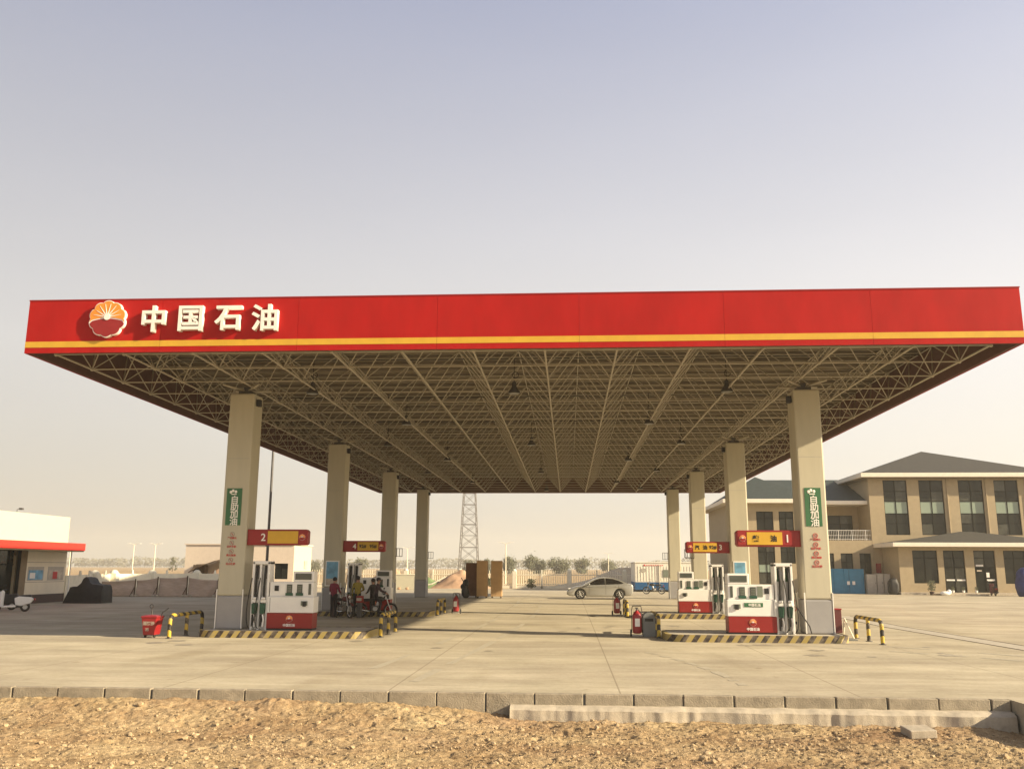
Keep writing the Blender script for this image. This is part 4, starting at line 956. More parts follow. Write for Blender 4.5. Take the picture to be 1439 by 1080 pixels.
# middle: ground floor flush, terrace, recessed upper wall
m = MB(); ow = [(22.75,23.75,1.6,3.47),(24.35,25.4,1.6,3.47),(26.0,27.0,1.6,3.47)]
facade(m, 21.7, 27.19, 0, 4.62, FY+.01, ow, 'stone_tan'); m.build('ground_floor_wall', of)
for a, b, c, d in ow: window(of, a, b, c, d, FY+.01, 2, [2.7])
m = MB(); m.add([(21.7,87.5,4.6),(27.19,87.5,4.6),(27.19,87.5,8.0),(21.7,87.5,8.0)], [(0,1,2,3)], 'stone_tan'); m.box(21.7,27.19,84.02,87.5,4.5,4.62,'concrete_block'); m.build('terrace_wall', of)
window(of, 24.3, 26.6, 4.65, 7.0, 87.3, 2, [6.2], name='terrace_door')
m = MB()
for z in (5.5, 5.05, 4.72): m.cyl((21.9,FY+.1,z), (27.15,FY+.1,z), .025 if z > 5.4 else .015, 'white', 6)
x = 21.9
while x < 27.15: m.cyl((x,FY+.1,4.62), (x,FY+.1,5.5), .012 if round((x-21.9)/.15) % 8 else .03, 'white', 5); x += .15
m.build('railing', of)
m = MB(); m.box(13.9,27.18,84.5,99,7.85,8.2,'eave_white'); m.build('low_eave', of, bevel=.03)
m = MB(); hip(m, 14.1, 27.17, 84.7, 98.8, 8.205, [(19.0,91.7,10.75),(27.1,91.7,10.75)], 'roof_green'); m.build('low_roof', of)
# left wing
lw = [(17.4-.45,18.55-.1,5.45,7.15),(19.05-.1,20.25,5.45,7.15),(17.4-.45,18.45,.75,4.15),(19.05-.1,20.25,2.55,4.15)]
m = MB(); facade(m, 14.75, 21.7, 0, 7.9, 83.5, lw, 'stone_tan')
m.add([(14.75,83.5,0),(14.75,97,0),(14.75,97,7.9),(14.75,83.5,7.9)], [(0,1,2,3)], 'stone_tan'); m.add([(21.7,83.5,0),(21.7,87.5,0),(21.7,87.5,7.9),(21.7,83.5,7.9)], [(0,1,2,3)], 'stone_tan'); m.build('left_wing_wall', of)
m = MB(); m.box(13.85,22.5,82.6,84.49,7.86,8.22,'eave_white'); m.build('left_eave', of, bevel=.03)
m = MB(); hip(m, 14.0, 22.3, 82.75, 92, 8.225, [(17.9,88.0,10.7)], 'roof_green'); m.build('left_roof', of)
for a, b, c, d in lw: window(of, a, b, c, d, 83.5, 2, [d-.62] if d-c < 2 else [d-.6, d-1.65, c+1.0], pale=(1,) if d-c > 2 else ())
m = MB(); m.cyl((15.1,83.4,.1), (15.1,83.4,7.8), .06, 'eave_white', 8); m.build('drain_pipe', of)
m = MB(); m.box(27.35,27.75,83.8,84.0,1.75,2.6,'dark_red'); m.build('wall_box', of, bevel=.01)

t = thing('blue_cabinet', (24.3, 82.5, 0), 'bright blue steel electrical cabinet before the office windows', 'cabinet')
m = MB(); m.box(22.2,23.9,82.0,83.0,0,2.12,'cab_blue'); m.box(23.91,25.65,82.02,83.0,0,2.1,'cab_blue'); m.build('housing', t, bevel=.02)
m = MB()
for x in (23.05,24.35): m.box(x,x+.008,81.99,82.03,.1,2.0,'win_frame')
for x in (24.15, 24.6): m.box(x,x+.24,81.985,82.0,.75,1.05,'letter_white')
m.build('door_plates', t)
t = thing('grey_cabinets', (26.5, 81.9, 0), 'row of beige metal lockers right of the blue cabinet', 'lockers')
for a, b, h_ in ((25.75,26.55,1.66),(26.6,27.15,1.72),(27.2,27.72,1.7)):
    m = MB(); m.box(a,b,81.6,82.3,0,h_,'cab_grey'); m.box(a+.04,b-.04,81.585,81.6,.06,h_-.06,'cab_grey'); m.box(b-.12,b-.08,81.57,81.585,h_*.5,h_*.5+.15,'dark_steel'); m.build('locker', t, bevel=.01)
def blobby(name, label, cat, c, dims, mt, seed, n=16, k=10, flat=.0):
    t = MB(); rnd = Vector((seed*3.1, seed*1.7, seed))
    vs = []; 
    t.ball((0,0,0), 1, mt, n*2, k*2)
    nv = []
    for v in t.v:
        p = Vector(v); q = 1+.22*noise.noise(p*1.6+rnd)+.08*noise.noise(p*4+rnd)
        x, y, z = p*q
        e_ = .62; x = math.copysign(abs(x)**e_, x); y = math.copysign(abs(y)**e_, y); z = math.copysign(abs(z)**.75, z)
        nv.append((x*dims[0]/2, y*dims[1]/2, max(0, (z+.85)*dims[2]/1.85)))
    t.v = nv; o = t.build(name, org=(0,0,0), smooth=True); o.location = c; return tag(o, label, cat)
blobby('covered_bike', 'black covered bike parked against the porch corner', 'bike', (27.3,79.8,0), (.85,.8,1.35), 'tarp_black', 4)
blobby('blue_tarp_bundle', 'tall dark blue tarpaulin bundle at the right edge before the office', 'tarpaulin', (36.6,76.0,0), (1.9,1.2,2.2), 'tarp_blue', 6)
t = thing('potted_shrub', (30.1, 78.9, .2), 'dark bare shrub in a pot under the porch window', 'plant')
m = MB(); m.lathe([(.14,0),(.20,.3)], (30.1,78.9,0), 'dark_base', 12); m.build('pot', t); m = MB()
rr = random.Random(5)
for _ in range(160):
    a, r, z = rr.uniform(0,6.3), rr.uniform(0,.32), rr.uniform(.35,1.15); c = (30.1+r*math.cos(a), 78.9+r*math.sin(a), z); s_ = .06
    m.add([(c[0]-s_,c[1],c[2]),(c[0]+s_,c[1]+.02,c[2]+.02),(c[0],c[1]-.02,c[2]+s_*1.6)], [(0,1,2)], 'leaf')
m.cyl((30.1,78.9,.25), (30.1,78.9,.9), .02, 'bark', 6); m.build('foliage', t)
t = thing('step_clutter', (31.2, 78.6, 0), 'white sack lying on the ground near the porch', 'sack')
m = MB(); m.ball((31.0,78.5,.16), .36, 'white', 10, 7, (1.2,.6,.5)); m.ball((31.35,78.55,.26), .22, 'white', 9, 6, (.9,.6,1)); m.build('sack', t, smooth=True)
m = MB(); m.box(30.0,30.9,78.5,78.9,0,.12,'wood_brown'); tag(m.build('timber_board', org=(30.4,78.7,0)), 'dark timber boards on the ground by the white sack', 'timber')
rr = random.Random(8)
for i, (x, lab) in enumerate(((32.05,'small white flower pot at the left porch door'),(32.9,'white flower pot in the middle of the porch step'),(33.95,'white flower pot between the two porch doors'))):
    t = thing('flower_pot', (x,79.5,.2), lab, 'flower pot', 'flower pots on the porch step'); m = MB(); m.lathe([(.09,0),(.13,.18)], (x,79.5,.2), 'white', 10); m.build('pot', t); m = MB()
    for _ in range(30):
        a, r, z = rr.uniform(0,6.3), rr.uniform(0,.14), rr.uniform(.38,.62); m.add([(x+r*math.cos(a)-.04,79.5,z),(x+r*math.cos(a)+.04,79.52,z+.02),(x+r*math.cos(a),79.48,z+.09)], [(0,1,2)], 'leaf')
    m.build('leaves', t)

# ---------------------------------------------------------------- SHOP AT THE LEFT
KS = 1.042
class SB(MB):    # shop parts, scaled out from the camera so the awning clears the canopy shadow
    def add(s, vs, fs, m): MB.add(s, [(v[0]*KS, v[1]*KS, max(0., 2.1+(v[2]-2.1)*KS) if v[2] > .01 else 0.) for v in vs], fs, m)
sh = thing('shop_building', (-34.5, 47, 0), 'white shop building at the left with red awning band and posters', 'shop')
XW = -28.8
m = SB(); m.box(-40,XW-.02,30,51.2,2.9,4.82,'store_white'); m.build('parapet', sh, bevel=.02)
m = SB(); m.box(-40,XW,47.3,51.2,.55,2.9,'store_tile'); m.box(-40,XW-.6,30,47.3,2.62,2.9,'store_tile'); m.build('wall', sh)
m = SB(); m.box(-40,XW+.03,47.3,51.22,0,.55,'dark_base'); m.build('plinth', sh)
m = SB()
for z in (1.2, 2.25): m.box(XW-.01,XW+.006,47.35,51.19,z,z+.015,'dark_base')
m.build('cladding_joints', sh)
m = SB(); m.box(-41,-27.8,30,51.3,2.92,3.33,'store_red'); m.build('awning_band', sh, bevel=.02)
m = SB(); m.box(-41,-27.85,30,51.25,2.86,2.915,'soffit'); m.build('awning_soffit', sh)
m = SB(); m.box(XW-.25,XW+.04,46.75,47.3,0,2.86,'soffit'); m.box(XW-.05,XW+.02,46.55,46.75,0,2.86,'win_frame'); m.build('pillar', sh)
m = SB(); m.box(XW-.34,XW-.30,30,46.6,.0,2.86,'glass'); g_ = m.build('shop_window', sh); m = SB()
for y in (32,34.5,37,39.5,42,44.3): m.box(XW-.36,XW-.26,y,y+.06,0,2.86,'win_frame')
m.box(XW-.36,XW-.26,30,46.6,2.1,2.16,'win_frame'); m.build('window_frame', g_)
for (y0, y1, mt) in ((47.5,49.0,'poster_blue'),(49.4,51.0,'poster_pale')):
    m = SB(); m.box(XW,XW+.012,y0,y1,1.28,2.02,'cab_grey'); p = m.build('wall_poster', sh); m = SB(); m.box(XW+.012,XW+.016,y0+.08,y1-.08,1.34,1.84,mt)
    if mt == 'poster_pale': m.box(XW+.0162,XW+.018,y0+.5,y0+.95,1.36,1.75,'red_ink')
    else: m.box(XW+.0162,XW+.018,y0+.2,y0+.7,1.4,1.7,'letter_white')
    m.build('print', p)
m = SB(); m.cyl((-28.6,51.3,0), (-28.6,51.3,2.9), .035, 'white', 6); m.build('post', sh)
m = SB(); m.tube([(-29.2,46.6,4.82),(-29.2,46.6,5.0),(-29.2,46.9,5.06)], .015, 'dark_steel', 5); m.box(-29.3,-29.15,46.9,47.1,5.0,5.1,'dark_steel'); tag(m.build('roof_camera', org=(-30.4,48.6,4.93)), 'tiny camera on a bent bracket on the shop roof edge', 'camera')

# black tarpaulin heap
prof = [(-1.15,0),(-1.06,.35),(-.93,.72),(-.86,.90),(-.45,.93),(-.27,1.12),(-.15,1.38),(-.02,1.46),(.14,1.38),(.28,1.14),(.42,1.04),(.98,1.02),(1.06,.94),(1.07,.4),(1.09,0)]
m = MB(); nd_ = 10; vs = []
for j in range(nd_+1):
    v = j/nd_; e_ = min(1, 4*min(v, 1-v)+.72)
    for x, z in prof: q_ = Vector((x*2, v*3, z*2)); vs.append((x*(.96+.04*e_)+.05*noise.noise(q_), -.65+1.3*v+.07*noise.noise(q_+Vector((9,0,0))), z*e_+(.05*noise.noise(q_+Vector((0,7,0))) if z > 0 else 0)))
L_ = len(prof)
m.add(vs, [(j*L_+i, j*L_+i+1, (j+1)*L_+i+1, (j+1)*L_+i) for j in range(nd_) for i in range(L_-1)]+[tuple(range(L_)), tuple(range(nd_*L_+L_-1, nd_*L_-1, -1))], 'tarp_black')
o = m.build('tarpaulin_heap', smooth=True); o.location = (-27.5,51.6,0); tag(o, 'black tarpaulin covered machine between the shop and the cream wall', 'tarpaulin')
# cream boundary wall
bw = thing('boundary_wall', (-32, 62, 0), 'low cream boundary wall with rounded posts behind the black heap', 'wall')
path = [(-30.15,53.6),(-33.6,66.0),(-30.6,71.0),(-26.9,73.5)]
m = MB(); pm = MB()
for (xa, ya), (xb, yb) in zip(path, path[1:]):
    d = Vector((xb-xa, yb-ya)); L = d.length; d.normalize(); p = Vector((-d.y, d.x))*.09
    m.add([(xa-p.x,ya-p.y,0),(xb-p.x,yb-p.y,0),(xb+p.x,yb+p.y,0),(xa+p.x,ya+p.y,0),(xa-p.x,ya-p.y,1.5),(xb-p.x,yb-p.y,1.5),(xb+p.x,yb+p.y,1.5),(xa+p.x,ya+p.y,1.5)], [(0,1,5,4),(1,2,6,5),(2,3,7,6),(3,0,4,7),(4,5,6,7)], 'fence_cream')
m.build('wall_panel', bw)
for (x, y) in ((-31.9,60.4),(-33.2,65.6),(-31.9,69.0),(-29.6,71.9)):
    m = MB(); m.box(x-.28,x+.28,y-.28,y+.28,0,1.55,'fence_cream'); m.ball((x,y,1.55), .30, 'fence_cream', 12, 7, (1,1,.85)); m.build('post', bw, smooth=True)
for (x, y) in ((-30.2,55.4),(-31.2,58.4),(-32.6,63.2),(-32.7,67.4),(-31.3,70.2),(-28.4,72.6)):
    m = MB(); m.cyl((x,y,1.45), (x,y,1.78), .11, 'fence_cream', 8, .06); m.build('pinnacle', bw)

# dusty sheet barriers
for i, (xa, xb, z0, z1, lab) in enumerate(((-33.3,-30.2,1.02,1.12,'sagging dusty sheet barrier nearest the black heap'),(-30.1,-28.6,1.10,1.28,'dusty sheet barrier between two dark posts'),(-28.5,-26.5,1.28,1.34,'dusty ribbed sheet barrier left of the pale shed'),(-26.4,-24.3,1.30,1.14,'dusty sheet barrier with a stone footed post beside the column'))):
    t = thing('sheet_barrier', ((xa+xb)/2, 62.8, 0), lab, 'barrier', 'dusty sheet barriers'); m = MB(); nx_, nz_ = 24, 14; vs = []
    for a in range(nx_+1):
        for b_ in range(nz_+1):
            u, v = a/nx_, b_/nz_; z = v*(z0+(z1-z0)*u-.05*math.sin(math.pi*u)); vs.append((xa+(xb-xa)*u, 62.8+.05*math.sin(v*nz_*math.pi)+.15*noise.noise((u*3+i, v*2, 1)), z))
    m.add(vs, [(a*(nz_+1)+b_, (a+1)*(nz_+1)+b_, (a+1)*(nz_+1)+b_+1, a*(nz_+1)+b_+1) for a in range(nx_) for b_ in range(nz_)], 'dust_sheet'); o = m.build('sheet', t, smooth=True); o.modifiers.new('s', 'SOLIDIFY').thickness = .02
    m = MB(); m.cyl((xb+.05,62.7,0), (xb+.05,62.7,z1+.08), .045, 'wood_brown', 8); m.cyl((xb-.25,62.6,0), (xb+.05,62.7,.7), .03, 'wood_brown', 6); m.build('post', t)
    m = MB(); rr = random.Random(i)
    for _ in range(7): m.ball((xb+.05+rr.uniform(-.3,.3),62.5+rr.uniform(-.15,.15),.06), rr.uniform(.05,.12), 'concrete_block', 6, 4)
    m.build('footing_stones', t)
# pale shed
sd2 = thing('storage_shed', (-29, 82, 0), 'pale pink storage shed with a barred window behind the left pump', 'shed')
m = MB(); facade(m, -34.1, -24.25, 0, 3.95, 80, [(-25.95,-24.75,1.0,2.35)], 'stucco_pink'); m.add([(-24.25,80,0),(-24.25,85.5,0),(-24.25,85.5,3.95),(-24.25,80,3.95)], [(0,1,2,3)], 'store_white')
m.add([(-34.1,80,0),(-34.1,85.5,0),(-34.1,85.5,3.95),(-34.1,80,3.95)], [(0,1,2,3)], 'stucco_pink'); m.add([(-34.1,85.5,0),(-24.25,85.5,0),(-24.25,85.5,3.95),(-34.1,85.5,3.95)], [(0,1,2,3)], 'stucco_pink'); m.build('wall', sd2)
m = MB(); m.box(-34.2,-24.15,79.9,85.6,3.95,4.05,'stucco_pink'); m.build('roof', sd2)
window(sd2, -25.95, -24.75, 1.0, 2.35, 80, 2, [1.95]); m = MB(); m.box(-24.24,-24.2,83.2,84.1,1.9,2.6,'cab_grey'); m.build('side_vent', sd2)
t = thing('netted_lean_to', (-32, 79, 0), 'dark timber lean to with a brown netted cover in front of the shed', 'lean-to')
m = MB(); m.box(-32.9,-31.9,79.0,79.8,0,2.2,'wood_brown'); m.build('store', t)
m = MB(); m.add([(-33.0,78.2,1.55),(-32.0,77.9,2.05),(-30.6,77.9,2.55),(-29.0,78,2.5),(-29.0,79.9,2.7),(-30.6,79.9,2.75),(-32.0,79.9,2.3),(-33.0,79.9,2.25)], [(0,1,6,7),(1,2,5,6),(2,3,4,5)], 'wood_brown'); o = m.build('net_roof', t); o.modifiers.new('s', 'SOLIDIFY').thickness = .05
m = MB(); m.ball((-30.2,78.6,.6), 1.1, 'dirt_mound', 14, 8, (1.1,.6,1.2)); m.build('rubble', t, smooth=True)

# ---------------------------------------------------------------- CABIN (container office)
cb = thing('site_cabin', (9, 87, 0), 'white portable cabin with a blue lower band behind the silver car', 'cabin')
m = MB(); m.box(6.0,12.2,84,89.5,.84,2.55,'cont_white'); m.build('body', cb, bevel=.02)
m = MB(); x = 6.25
while x < 12.1: m.box(x,x+.09,83.975,84.0,.95,2.25,'cont_white'); x += .26
m.build('ribs', cb)
m = MB(); m.box(5.99,12.21,83.98,89.52,.18,.84,'cont_blue'); m.build('blue_band', cb)
m = MB(); m.box(6.1,12.1,84.1,89.4,0,.18,'black'); m.build('skid_base', cb)
m = MB(); m.box(5.95,12.25,83.95,89.55,2.55,2.64,'cont_white'); m.build('roof_edge', cb, bevel=.02)
m = MB(); m.box(8.5,9.15,83.94,83.98,1.3,1.95,'lcd'); m.build('window', cb)
m = MB(); m.box(6.55,6.95,83.955,83.972,1.75,2.05,'cab_grey'); m.build('notice_plate', cb)
m = MB(); 
for i in range(8): m.box(7.0+i*.2,7.12+i*.2,83.955,83.972,2.30,2.38,'red_ink')
m.ball((6.85,83.97,2.34), .09, 'red_ink', 8, 5, (1,.15,1)); m.build('faded_marks', cb)
m = MB(); m.box(8.17,8.2,83.9,83.98,.2,2.4,'cont_white'); m.build('door_trim', cb)

# ---------------------------------------------------------------- PICKET FENCE + MOUNDS + WALLS
pf = thing('picket_fence', (-5, 97, 0), 'long pale picket fence with rounded posts behind the forecourt', 'fence')
xs_ = [-34.5+5.76*i for i in range(0, 8)]
m = MB(); x = -34.5
while x < 12.0: m.cyl((x,97,.2), (x,97,1.78), .032, 'fence_cream', 4, .022); x += .24
o = m.build('pickets', pf)
m = MB(); m.box(-34.5,12,96.95,97.05,1.30,1.38,'fence_cream'); m.box(-34.5,12,96.95,97.05,.32,.40,'fence_cream'); m.box(-34.5,12,96.88,97.12,-.06,.22,'fence_cream'); m.build('rails', pf)
for x in xs_:
    m = MB(); m.box(x-.20,x+.20,96.8,97.2,-.06,1.72,'fence_cream'); m.ball((x,97,1.72), .22, 'fence_cream', 10, 6); m.build('post', pf, smooth=True)
    m = MB(); m.box(x+2.8,x+2.96,96.88,97.12,-.06,1.86,'fence_cream'); m.build('slim_post', pf)
def mound(name, label, c, dims, mt, seed, cat='mound'):
    m = MB(); n = 30; vs = []
    for j in range(n+1):
        for i in range(n+1):
            u, v = i/n*2-1, j/n*2-1; r = math.hypot(u, v); h = max(0, 1-r)**1.1*(1+.5*noise.noise((u*2.5+seed, v*2.5, seed)))+.12*noise.noise((u*7, v*7, seed))*max(0, 1-r)
            vs.append((c[0]+u*dims[0], c[1]+v*dims[1], -.08+h*dims[2]))
    m.add(vs, [(j*(n+1)+i, j*(n+1)+i+1, (j+1)*(n+1)+i+1, (j+1)*(n+1)+i) for j in range(n) for i in range(n)], mt)
    return tag(m.build(name, org=(c[0],c[1],0), smooth=True), label, cat)
mound('dirt_mound', 'reddish dirt heap just left of the tall cartons', (-11.2,94.2,0), (3.6,2.4,1.9), 'dirt_mound', 3)
mound('netted_mound', 'low heap under green net beside the farthest left column', (-14.4,94.6,0), (3.4,2.0,1.15), 'green_net', 5)
mound('earth_bank', 'pale earth heap behind the small cream wall', (-18.6,95.2,0), (3.5,1.5,2.1), 'dirt_mound', 9)
mound('sandy_bank', 'long low sandy bank behind the picket fence right of centre', (6.5,101,0), (9,3,2.1), 'sand_bank', 12)
t = thing('white_pipe', (-13, 93, 0), 'pale bent sheet edge lying over the green net', 'sheet')
m = MB(); m.tube([(-16.3,93.0,.62),(-14.8,92.6,.22),(-13.8,92.6,.42),(-12.4,92.8,1.15)], .07, 'fence_cream', 6); m.build('strip', t)
t = thing('cream_wall', (-15.9, 88, 0), 'short cream wall block between the third and farthest left columns', 'wall')
m = MB(); m.box(-17.6,-14.55,88,88.3,0,1.35,'store_white'); m.build('wall_panel', t, bevel=.01); m = MB(); m.box(-17.65,-14.5,87.96,88.34,1.35,1.42,'fence_cream'); m.build('coping', t)
rr = random.Random(4)
for x, y, lab in ((-16.0,86.6,'small stone in front of the cream wall, left one'), (-15.2,86.4,'small dark stone before the cream wall, right one')):
    blobby('stone', lab, 'stone', (x,y,0), (.34,.3,.22), 'dirt_mound', int(-x), 8, 5)
# little leafless shrubs by the fence
def shrub(c, h_, n, label, seed, cat='shrub'):
    rr = random.Random(seed); t = thing('shrub', c, label, cat, 'shrubs along the picket fence'); m = MB()
    for _ in range(n):
        a, r, z = rr.uniform(0,6.3), abs(rr.gauss(0,.3))*h_, rr.uniform(.05,1)*h_; x, y, zz = c[0]+r*math.cos(a), c[1]+r*math.sin(a), c[2]+z; s_ = rr.uniform(.05,.12)
        m.add([(x-s_,y,zz),(x+s_,y+.03,zz+.03),(x+.01,y-.03,zz+s_*1.5)], [(0,1,2)], 'leaf')
    m.build('foliage', t); m = MB()
    for _ in range(6): a = rr.uniform(0,6.3); m.cyl((c[0],c[1],c[2]-.1), (c[0]+.3*h_*math.cos(a), c[1]+.3*h_*math.sin(a), c[2]+.7*h_), .015, 'bark', 4)
    m.build('twigs', t)
shrub((-8.3,95.5,-.05), 1.0, 160, 'small dark shrub right of the tan cartons at the fence foot', 1); shrub((-3.9,95.8,-.05), .9, 150, 'small round shrub at the foot of the picket fence mid way', 2)
# street lamps beyond
sl0 = thing('street_lamp', (0,0,0), '', 'street lamp', 'pale street lamps beyond the fence')
m = MB(); m.cyl((0,0,0), (0,0,6.0), .10, 'fence_cream', 8, .06); m.build('pole', sl0)
m = MB(); m.tube([(0,0,5.9),(.3,0,6.15),(.9,0,6.25)], .04, 'fence_cream', 6); m.tube([(0,0,5.9),(-.3,0,6.15),(-.9,0,6.25)], .04, 'fence_cream', 6); m.build('arm', sl0)
m = MB(); m.box(.7,1.2,-.1,.1,6.2,6.28,'white'); m.box(-1.2,-.7,-.1,.1,6.2,6.28,'white'); m.build('lamp_head', sl0)
LL = [(-50.3,90,.58,'pale street lamp just right of the shop'),(-69.0,142,.90,'pale street lamp right of the shop, left of a close pair'),(-65.5,142,.90,'pale street lamp left of the lone dark tree'),(-21.2,120,.75,'pale street lamp seen between the third and farthest left columns'),(-8.2,120,.86,'pale street lamp behind the tan cartons'),(6.0,140,.70,'faint street lamp behind the silver car')]
for i, (x, y, s_, lab) in enumerate(LL):
    o = sl0 if i == 0 else clone(sl0, (0,0,0), 0, lab)
    o['label'] = lab; o.location = (x, y, -.05); o.scale = (s_,)*3
# pylon
py = thing('power_pylon', (-27.2, 250, -.1), 'lattice power pylon standing far behind the tall cartons', 'pylon')
def pyw(z): return 2.65-(2.65-1.75)*z/19 if z < 19 else 1.75-(z-19)*.05
m = MB(); zs = [0,3.8,7.4,10.6,13.6,16.4,19,22,25,28,31,34]
C4 = [(-1,-1),(1,-1),(1,1),(-1,1)]; P = lambda k_, z: (-27.2+C4[k_][0]*pyw(z), 250+C4[k_][1]*pyw(z), z)
for k_ in range(4):
    for a, b in zip(zs, zs[1:]): m.cyl(P(k_, a), P(k_, b), .10, 'pylon_steel', 5)
m.build('legs', py); m = MB()
for a, b in zip(zs, zs[1:]):
    for k_ in range(4):
        k2 = (k_+1) % 4; m.cyl(P(k_, a), P(k2, b), .05, 'pylon_steel', 4); m.cyl(P(k2, a), P(k_, b), .05, 'pylon_steel', 4); m.cyl(P(k_, b), P(k2, b), .07 if b in (7.4,13.6,19) else .04, 'pylon_steel', 4)
m.build('bracing', py)
for z in (25, 29.5, 33):
    m = MB()
    for s_ in (-1,1):
        tip = (-27.2+s_*5.0,250,z+.5)
        for dy in (-1,1): m.cyl((-27.2+s_*pyw(z),250+dy*pyw(z),z), tip, .06, 'pylon_steel', 4); m.cyl((-27.2+s_*pyw(z+1.6),250+dy*pyw(z+1.6),z+1.6), tip, .06, 'pylon_steel', 4)
        m.cyl(tip, (tip[0],250,tip[2]-1.4), .08, 'fence_grey', 5)
    m.build('cross_arm', py)
# ---------------------------------------------------------------- TREES
def tree(c, h_, rad, label, seed, conical=False, n=1500, group='trees beyond the fence'):
    rr = random.Random(seed); t = thing('tree', c, label, 'tree', group); m = MB()
    m.cyl((c[0],c[1],c[2]), (c[0]+.1,c[1],c[2]+h_*.55), .10+.02*h_, 'bark', 7, .05); L_ = []
    for _ in range(7):
        a = rr.uniform(0,6.3); z = rr.uniform(.25,.6)*h_; e_ = (c[0]+rad*.7*math.cos(a), c[1]+rad*.7*math.sin(a), c[2]+z+h_*.25); m.cyl((c[0],c[1],c[2]+z), e_, .05, 'bark', 5, .02); L_.append(e_)
    m.build('trunk', t); m = MB(); cl_ = []
    for _ in range(16):
        z = rr.uniform(.14,.95); r = rad*(1-z)*1.25 if conical else rad*math.sqrt(max(.05, 1-((z-.6)/.45)**2)); a = rr.uniform(0,6.3); q = r*math.sqrt(rr.random())*.8
        cl_.append((c[0]+q*math.cos(a), c[1]+q*math.sin(a), c[2]+z*h_, rad*rr.uniform(.25,.45)*(.6 if conical else 1)))
    for _ in range(n):
        x, y, z, r = rr.choice(cl_); d = Vector((rr.gauss(0,.5),rr.gauss(0,.5),rr.gauss(0,.5)))*r; s_ = rr.uniform(.10,.22)*rad/2.3
        a = Vector((rr.uniform(-1,1),rr.uniform(-1,1),rr.uniform(-1,1))).normalized(); b_ = a.orthogonal().normalized(); p = Vector((x,y,z))+d
        m.add([p-a*s_, p+b_*s_*.7, p+a*s_, p-b_*s_*.7], [(0,1,2,3)], 'leaf')
    m.build('crown', t)
tree((-154,350,-.1), 5.6, 2.0, 'lone narrow dark tree above the cream boundary wall', 11, True, 1400)
for i, (x, y, h_, r) in enumerate(((-16.5,190,4.6,2.0),(-11.5,175,4.6,2.3),(-6.5,180,5.2,2.8),(-2.0,176,4.9,2.6),(2.6,188,4.3,2.3),(9,205,4.2,2.4),(-22,200,4.2,2.0),(-48,210,4.6,2.3),(-60,215,4.3,2.2))):
    tree((x*1.8,y*1.8,-.1), 2.3+(h_-2.1)*.98, r*1.5, ['hazy bushy tree right behind the tall cartons','hazy low tree behind the fence right of the cartons','largest bushy green tree behind the middle of the picket fence','broad bushy tree left of the silver car roof line','hazy round tree above the front of the silver car','hazy low tree above the roof of the silver car','faint tree between the pylon foot and the farthest left column','faint tree seen behind the customers','faint tree seen left of the yellow customer'][i], 20+i, n=2200)
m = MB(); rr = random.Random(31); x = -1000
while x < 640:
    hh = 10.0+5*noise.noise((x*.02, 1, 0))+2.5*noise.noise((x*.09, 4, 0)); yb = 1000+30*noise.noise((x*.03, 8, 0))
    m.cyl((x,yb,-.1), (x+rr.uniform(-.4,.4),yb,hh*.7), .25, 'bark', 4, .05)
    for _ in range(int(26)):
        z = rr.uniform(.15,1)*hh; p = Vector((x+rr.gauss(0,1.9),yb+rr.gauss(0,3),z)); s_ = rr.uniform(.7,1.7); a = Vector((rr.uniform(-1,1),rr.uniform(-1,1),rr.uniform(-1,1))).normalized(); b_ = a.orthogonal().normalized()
        m.add([p-a*s_, p+b_*s_*.7, p+a*s_, p-b_*s_*.7], [(0,1,2,3)], 'leaf_hazed')
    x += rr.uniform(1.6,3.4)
tag(m.build('far_wood', org=(0,400,0)), 'distant line of thin trees fading into dusty air on the horizon, leaf colour paled for haze', 'woodland', kind='stuff')

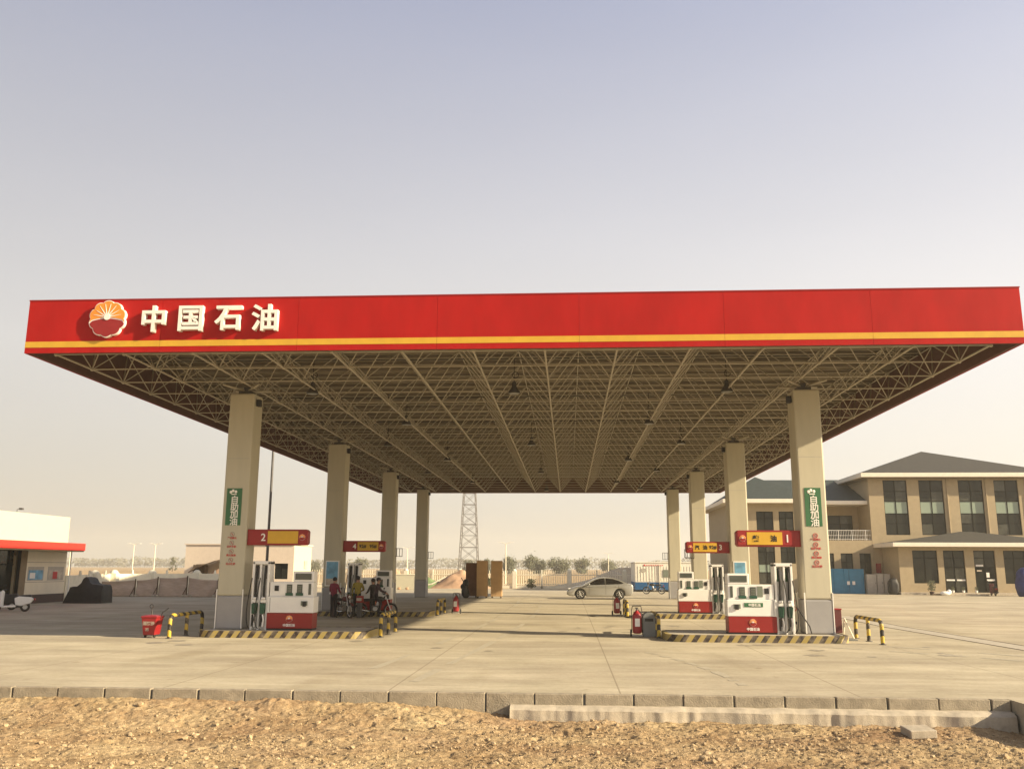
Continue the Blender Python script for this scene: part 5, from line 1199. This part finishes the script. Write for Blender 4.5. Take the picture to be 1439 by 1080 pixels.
m = MB(); rr = random.Random(77)
for _ in range(34):
    cx, cy = rr.choice(((-8.5,26.2),(5.3,26.0),(-8.3,38.4),(0,33),(5.4,33.5),(-2,24),(9.5,24)));  cx += rr.gauss(0,1.8); cy += rr.gauss(0,.9); r = rr.uniform(.05,.30); n_ = 14; ph = rr.uniform(0,6)
    m.add([(cx+r*(1+.35*math.sin(3*i+ph))*math.cos(2*math.pi*i/n_), cy+r*(1+.3*math.cos(2*i+ph))*math.sin(2*math.pi*i/n_), .004) for i in range(n_)], [tuple(range(n_))], 'oil')
struct('oil_stains', m.build('oil_stains'))
m = MB()
for (x0, y0, x1, y1, bend) in ((-4.3,17.5,-3.2,60,1.2),(-2.9,17.5,-1.8,60,1.2),(12,21,1.0,30,2.2),(12.3,22.6,1.4,31.5,2.2),(3.2,17,2.0,24,.5)):
    vs = []; n_ = 40
    for i in range(n_+1):
        u = i/n_; x = x0+(x1-x0)*u+bend*math.sin(math.pi*u)*.6; y = y0+(y1-y0)*u; d = Vector((x1-x0, y1-y0)).normalized(); p = Vector((-d.y, d.x))*(.09+.02*math.sin(i))
        vs += [(x-p.x, y-p.y, .0042), (x+p.x, y+p.y, .0042)]
    m.add(vs, [(2*i, 2*i+1, 2*i+3, 2*i+2) for i in range(n_) if noise.noise((i*.4, x0, 3)) > -.12], 'tyre_mark')
struct('tyre_marks', m.build('tyre_marks'))
# drain strip in the concrete at the right
m = MB(); P_ = [(12.7,43.0),(12.4,35.5),(12.6,31),(12.9,24),(13.2,19)]
for (xa, ya), (xb, yb) in zip(P_, P_[1:]): m.add([(xa-.75,ya,.004),(xa+.0,ya,.004),(xb+.0,yb,.004),(xb-.75,yb,.004)], [(0,1,2,3)], 'island_top')
struct('drain_patch', m.build('drain_patch'))
m = MB()
for off in (-.78, .0): m.tube([(x+off, y, .001) for x, y in P_], .012, 'wood_brown', 5)
struct('patch_seam', m.build('patch_seam'))

# ---------------------------------------------------------------- HAZE
hz = MB(); hz.box(-1400,1400,-1400,1400,-2.2,46,'white'); ho = hz.build('haze'); ho['kind'] = 'stuff'; ho['label'] = 'dusty haze in the air fading the far trees'
hm = bpy.data.materials.new('haze_air'); hm.use_nodes = True; t = hm.node_tree; t.nodes.clear()
o_ = t.nodes.new('ShaderNodeOutputMaterial'); v = t.nodes.new('ShaderNodeVolumePrincipled'); v.inputs['Color'].default_value = (.90,.88,.80,1); v.inputs['Density'].default_value = .0005; v.inputs['Anisotropy'].default_value = .2
t.links.new(v.outputs[0], o_.inputs['Volume']); ho.data.materials.clear(); ho.data.materials.append(hm)
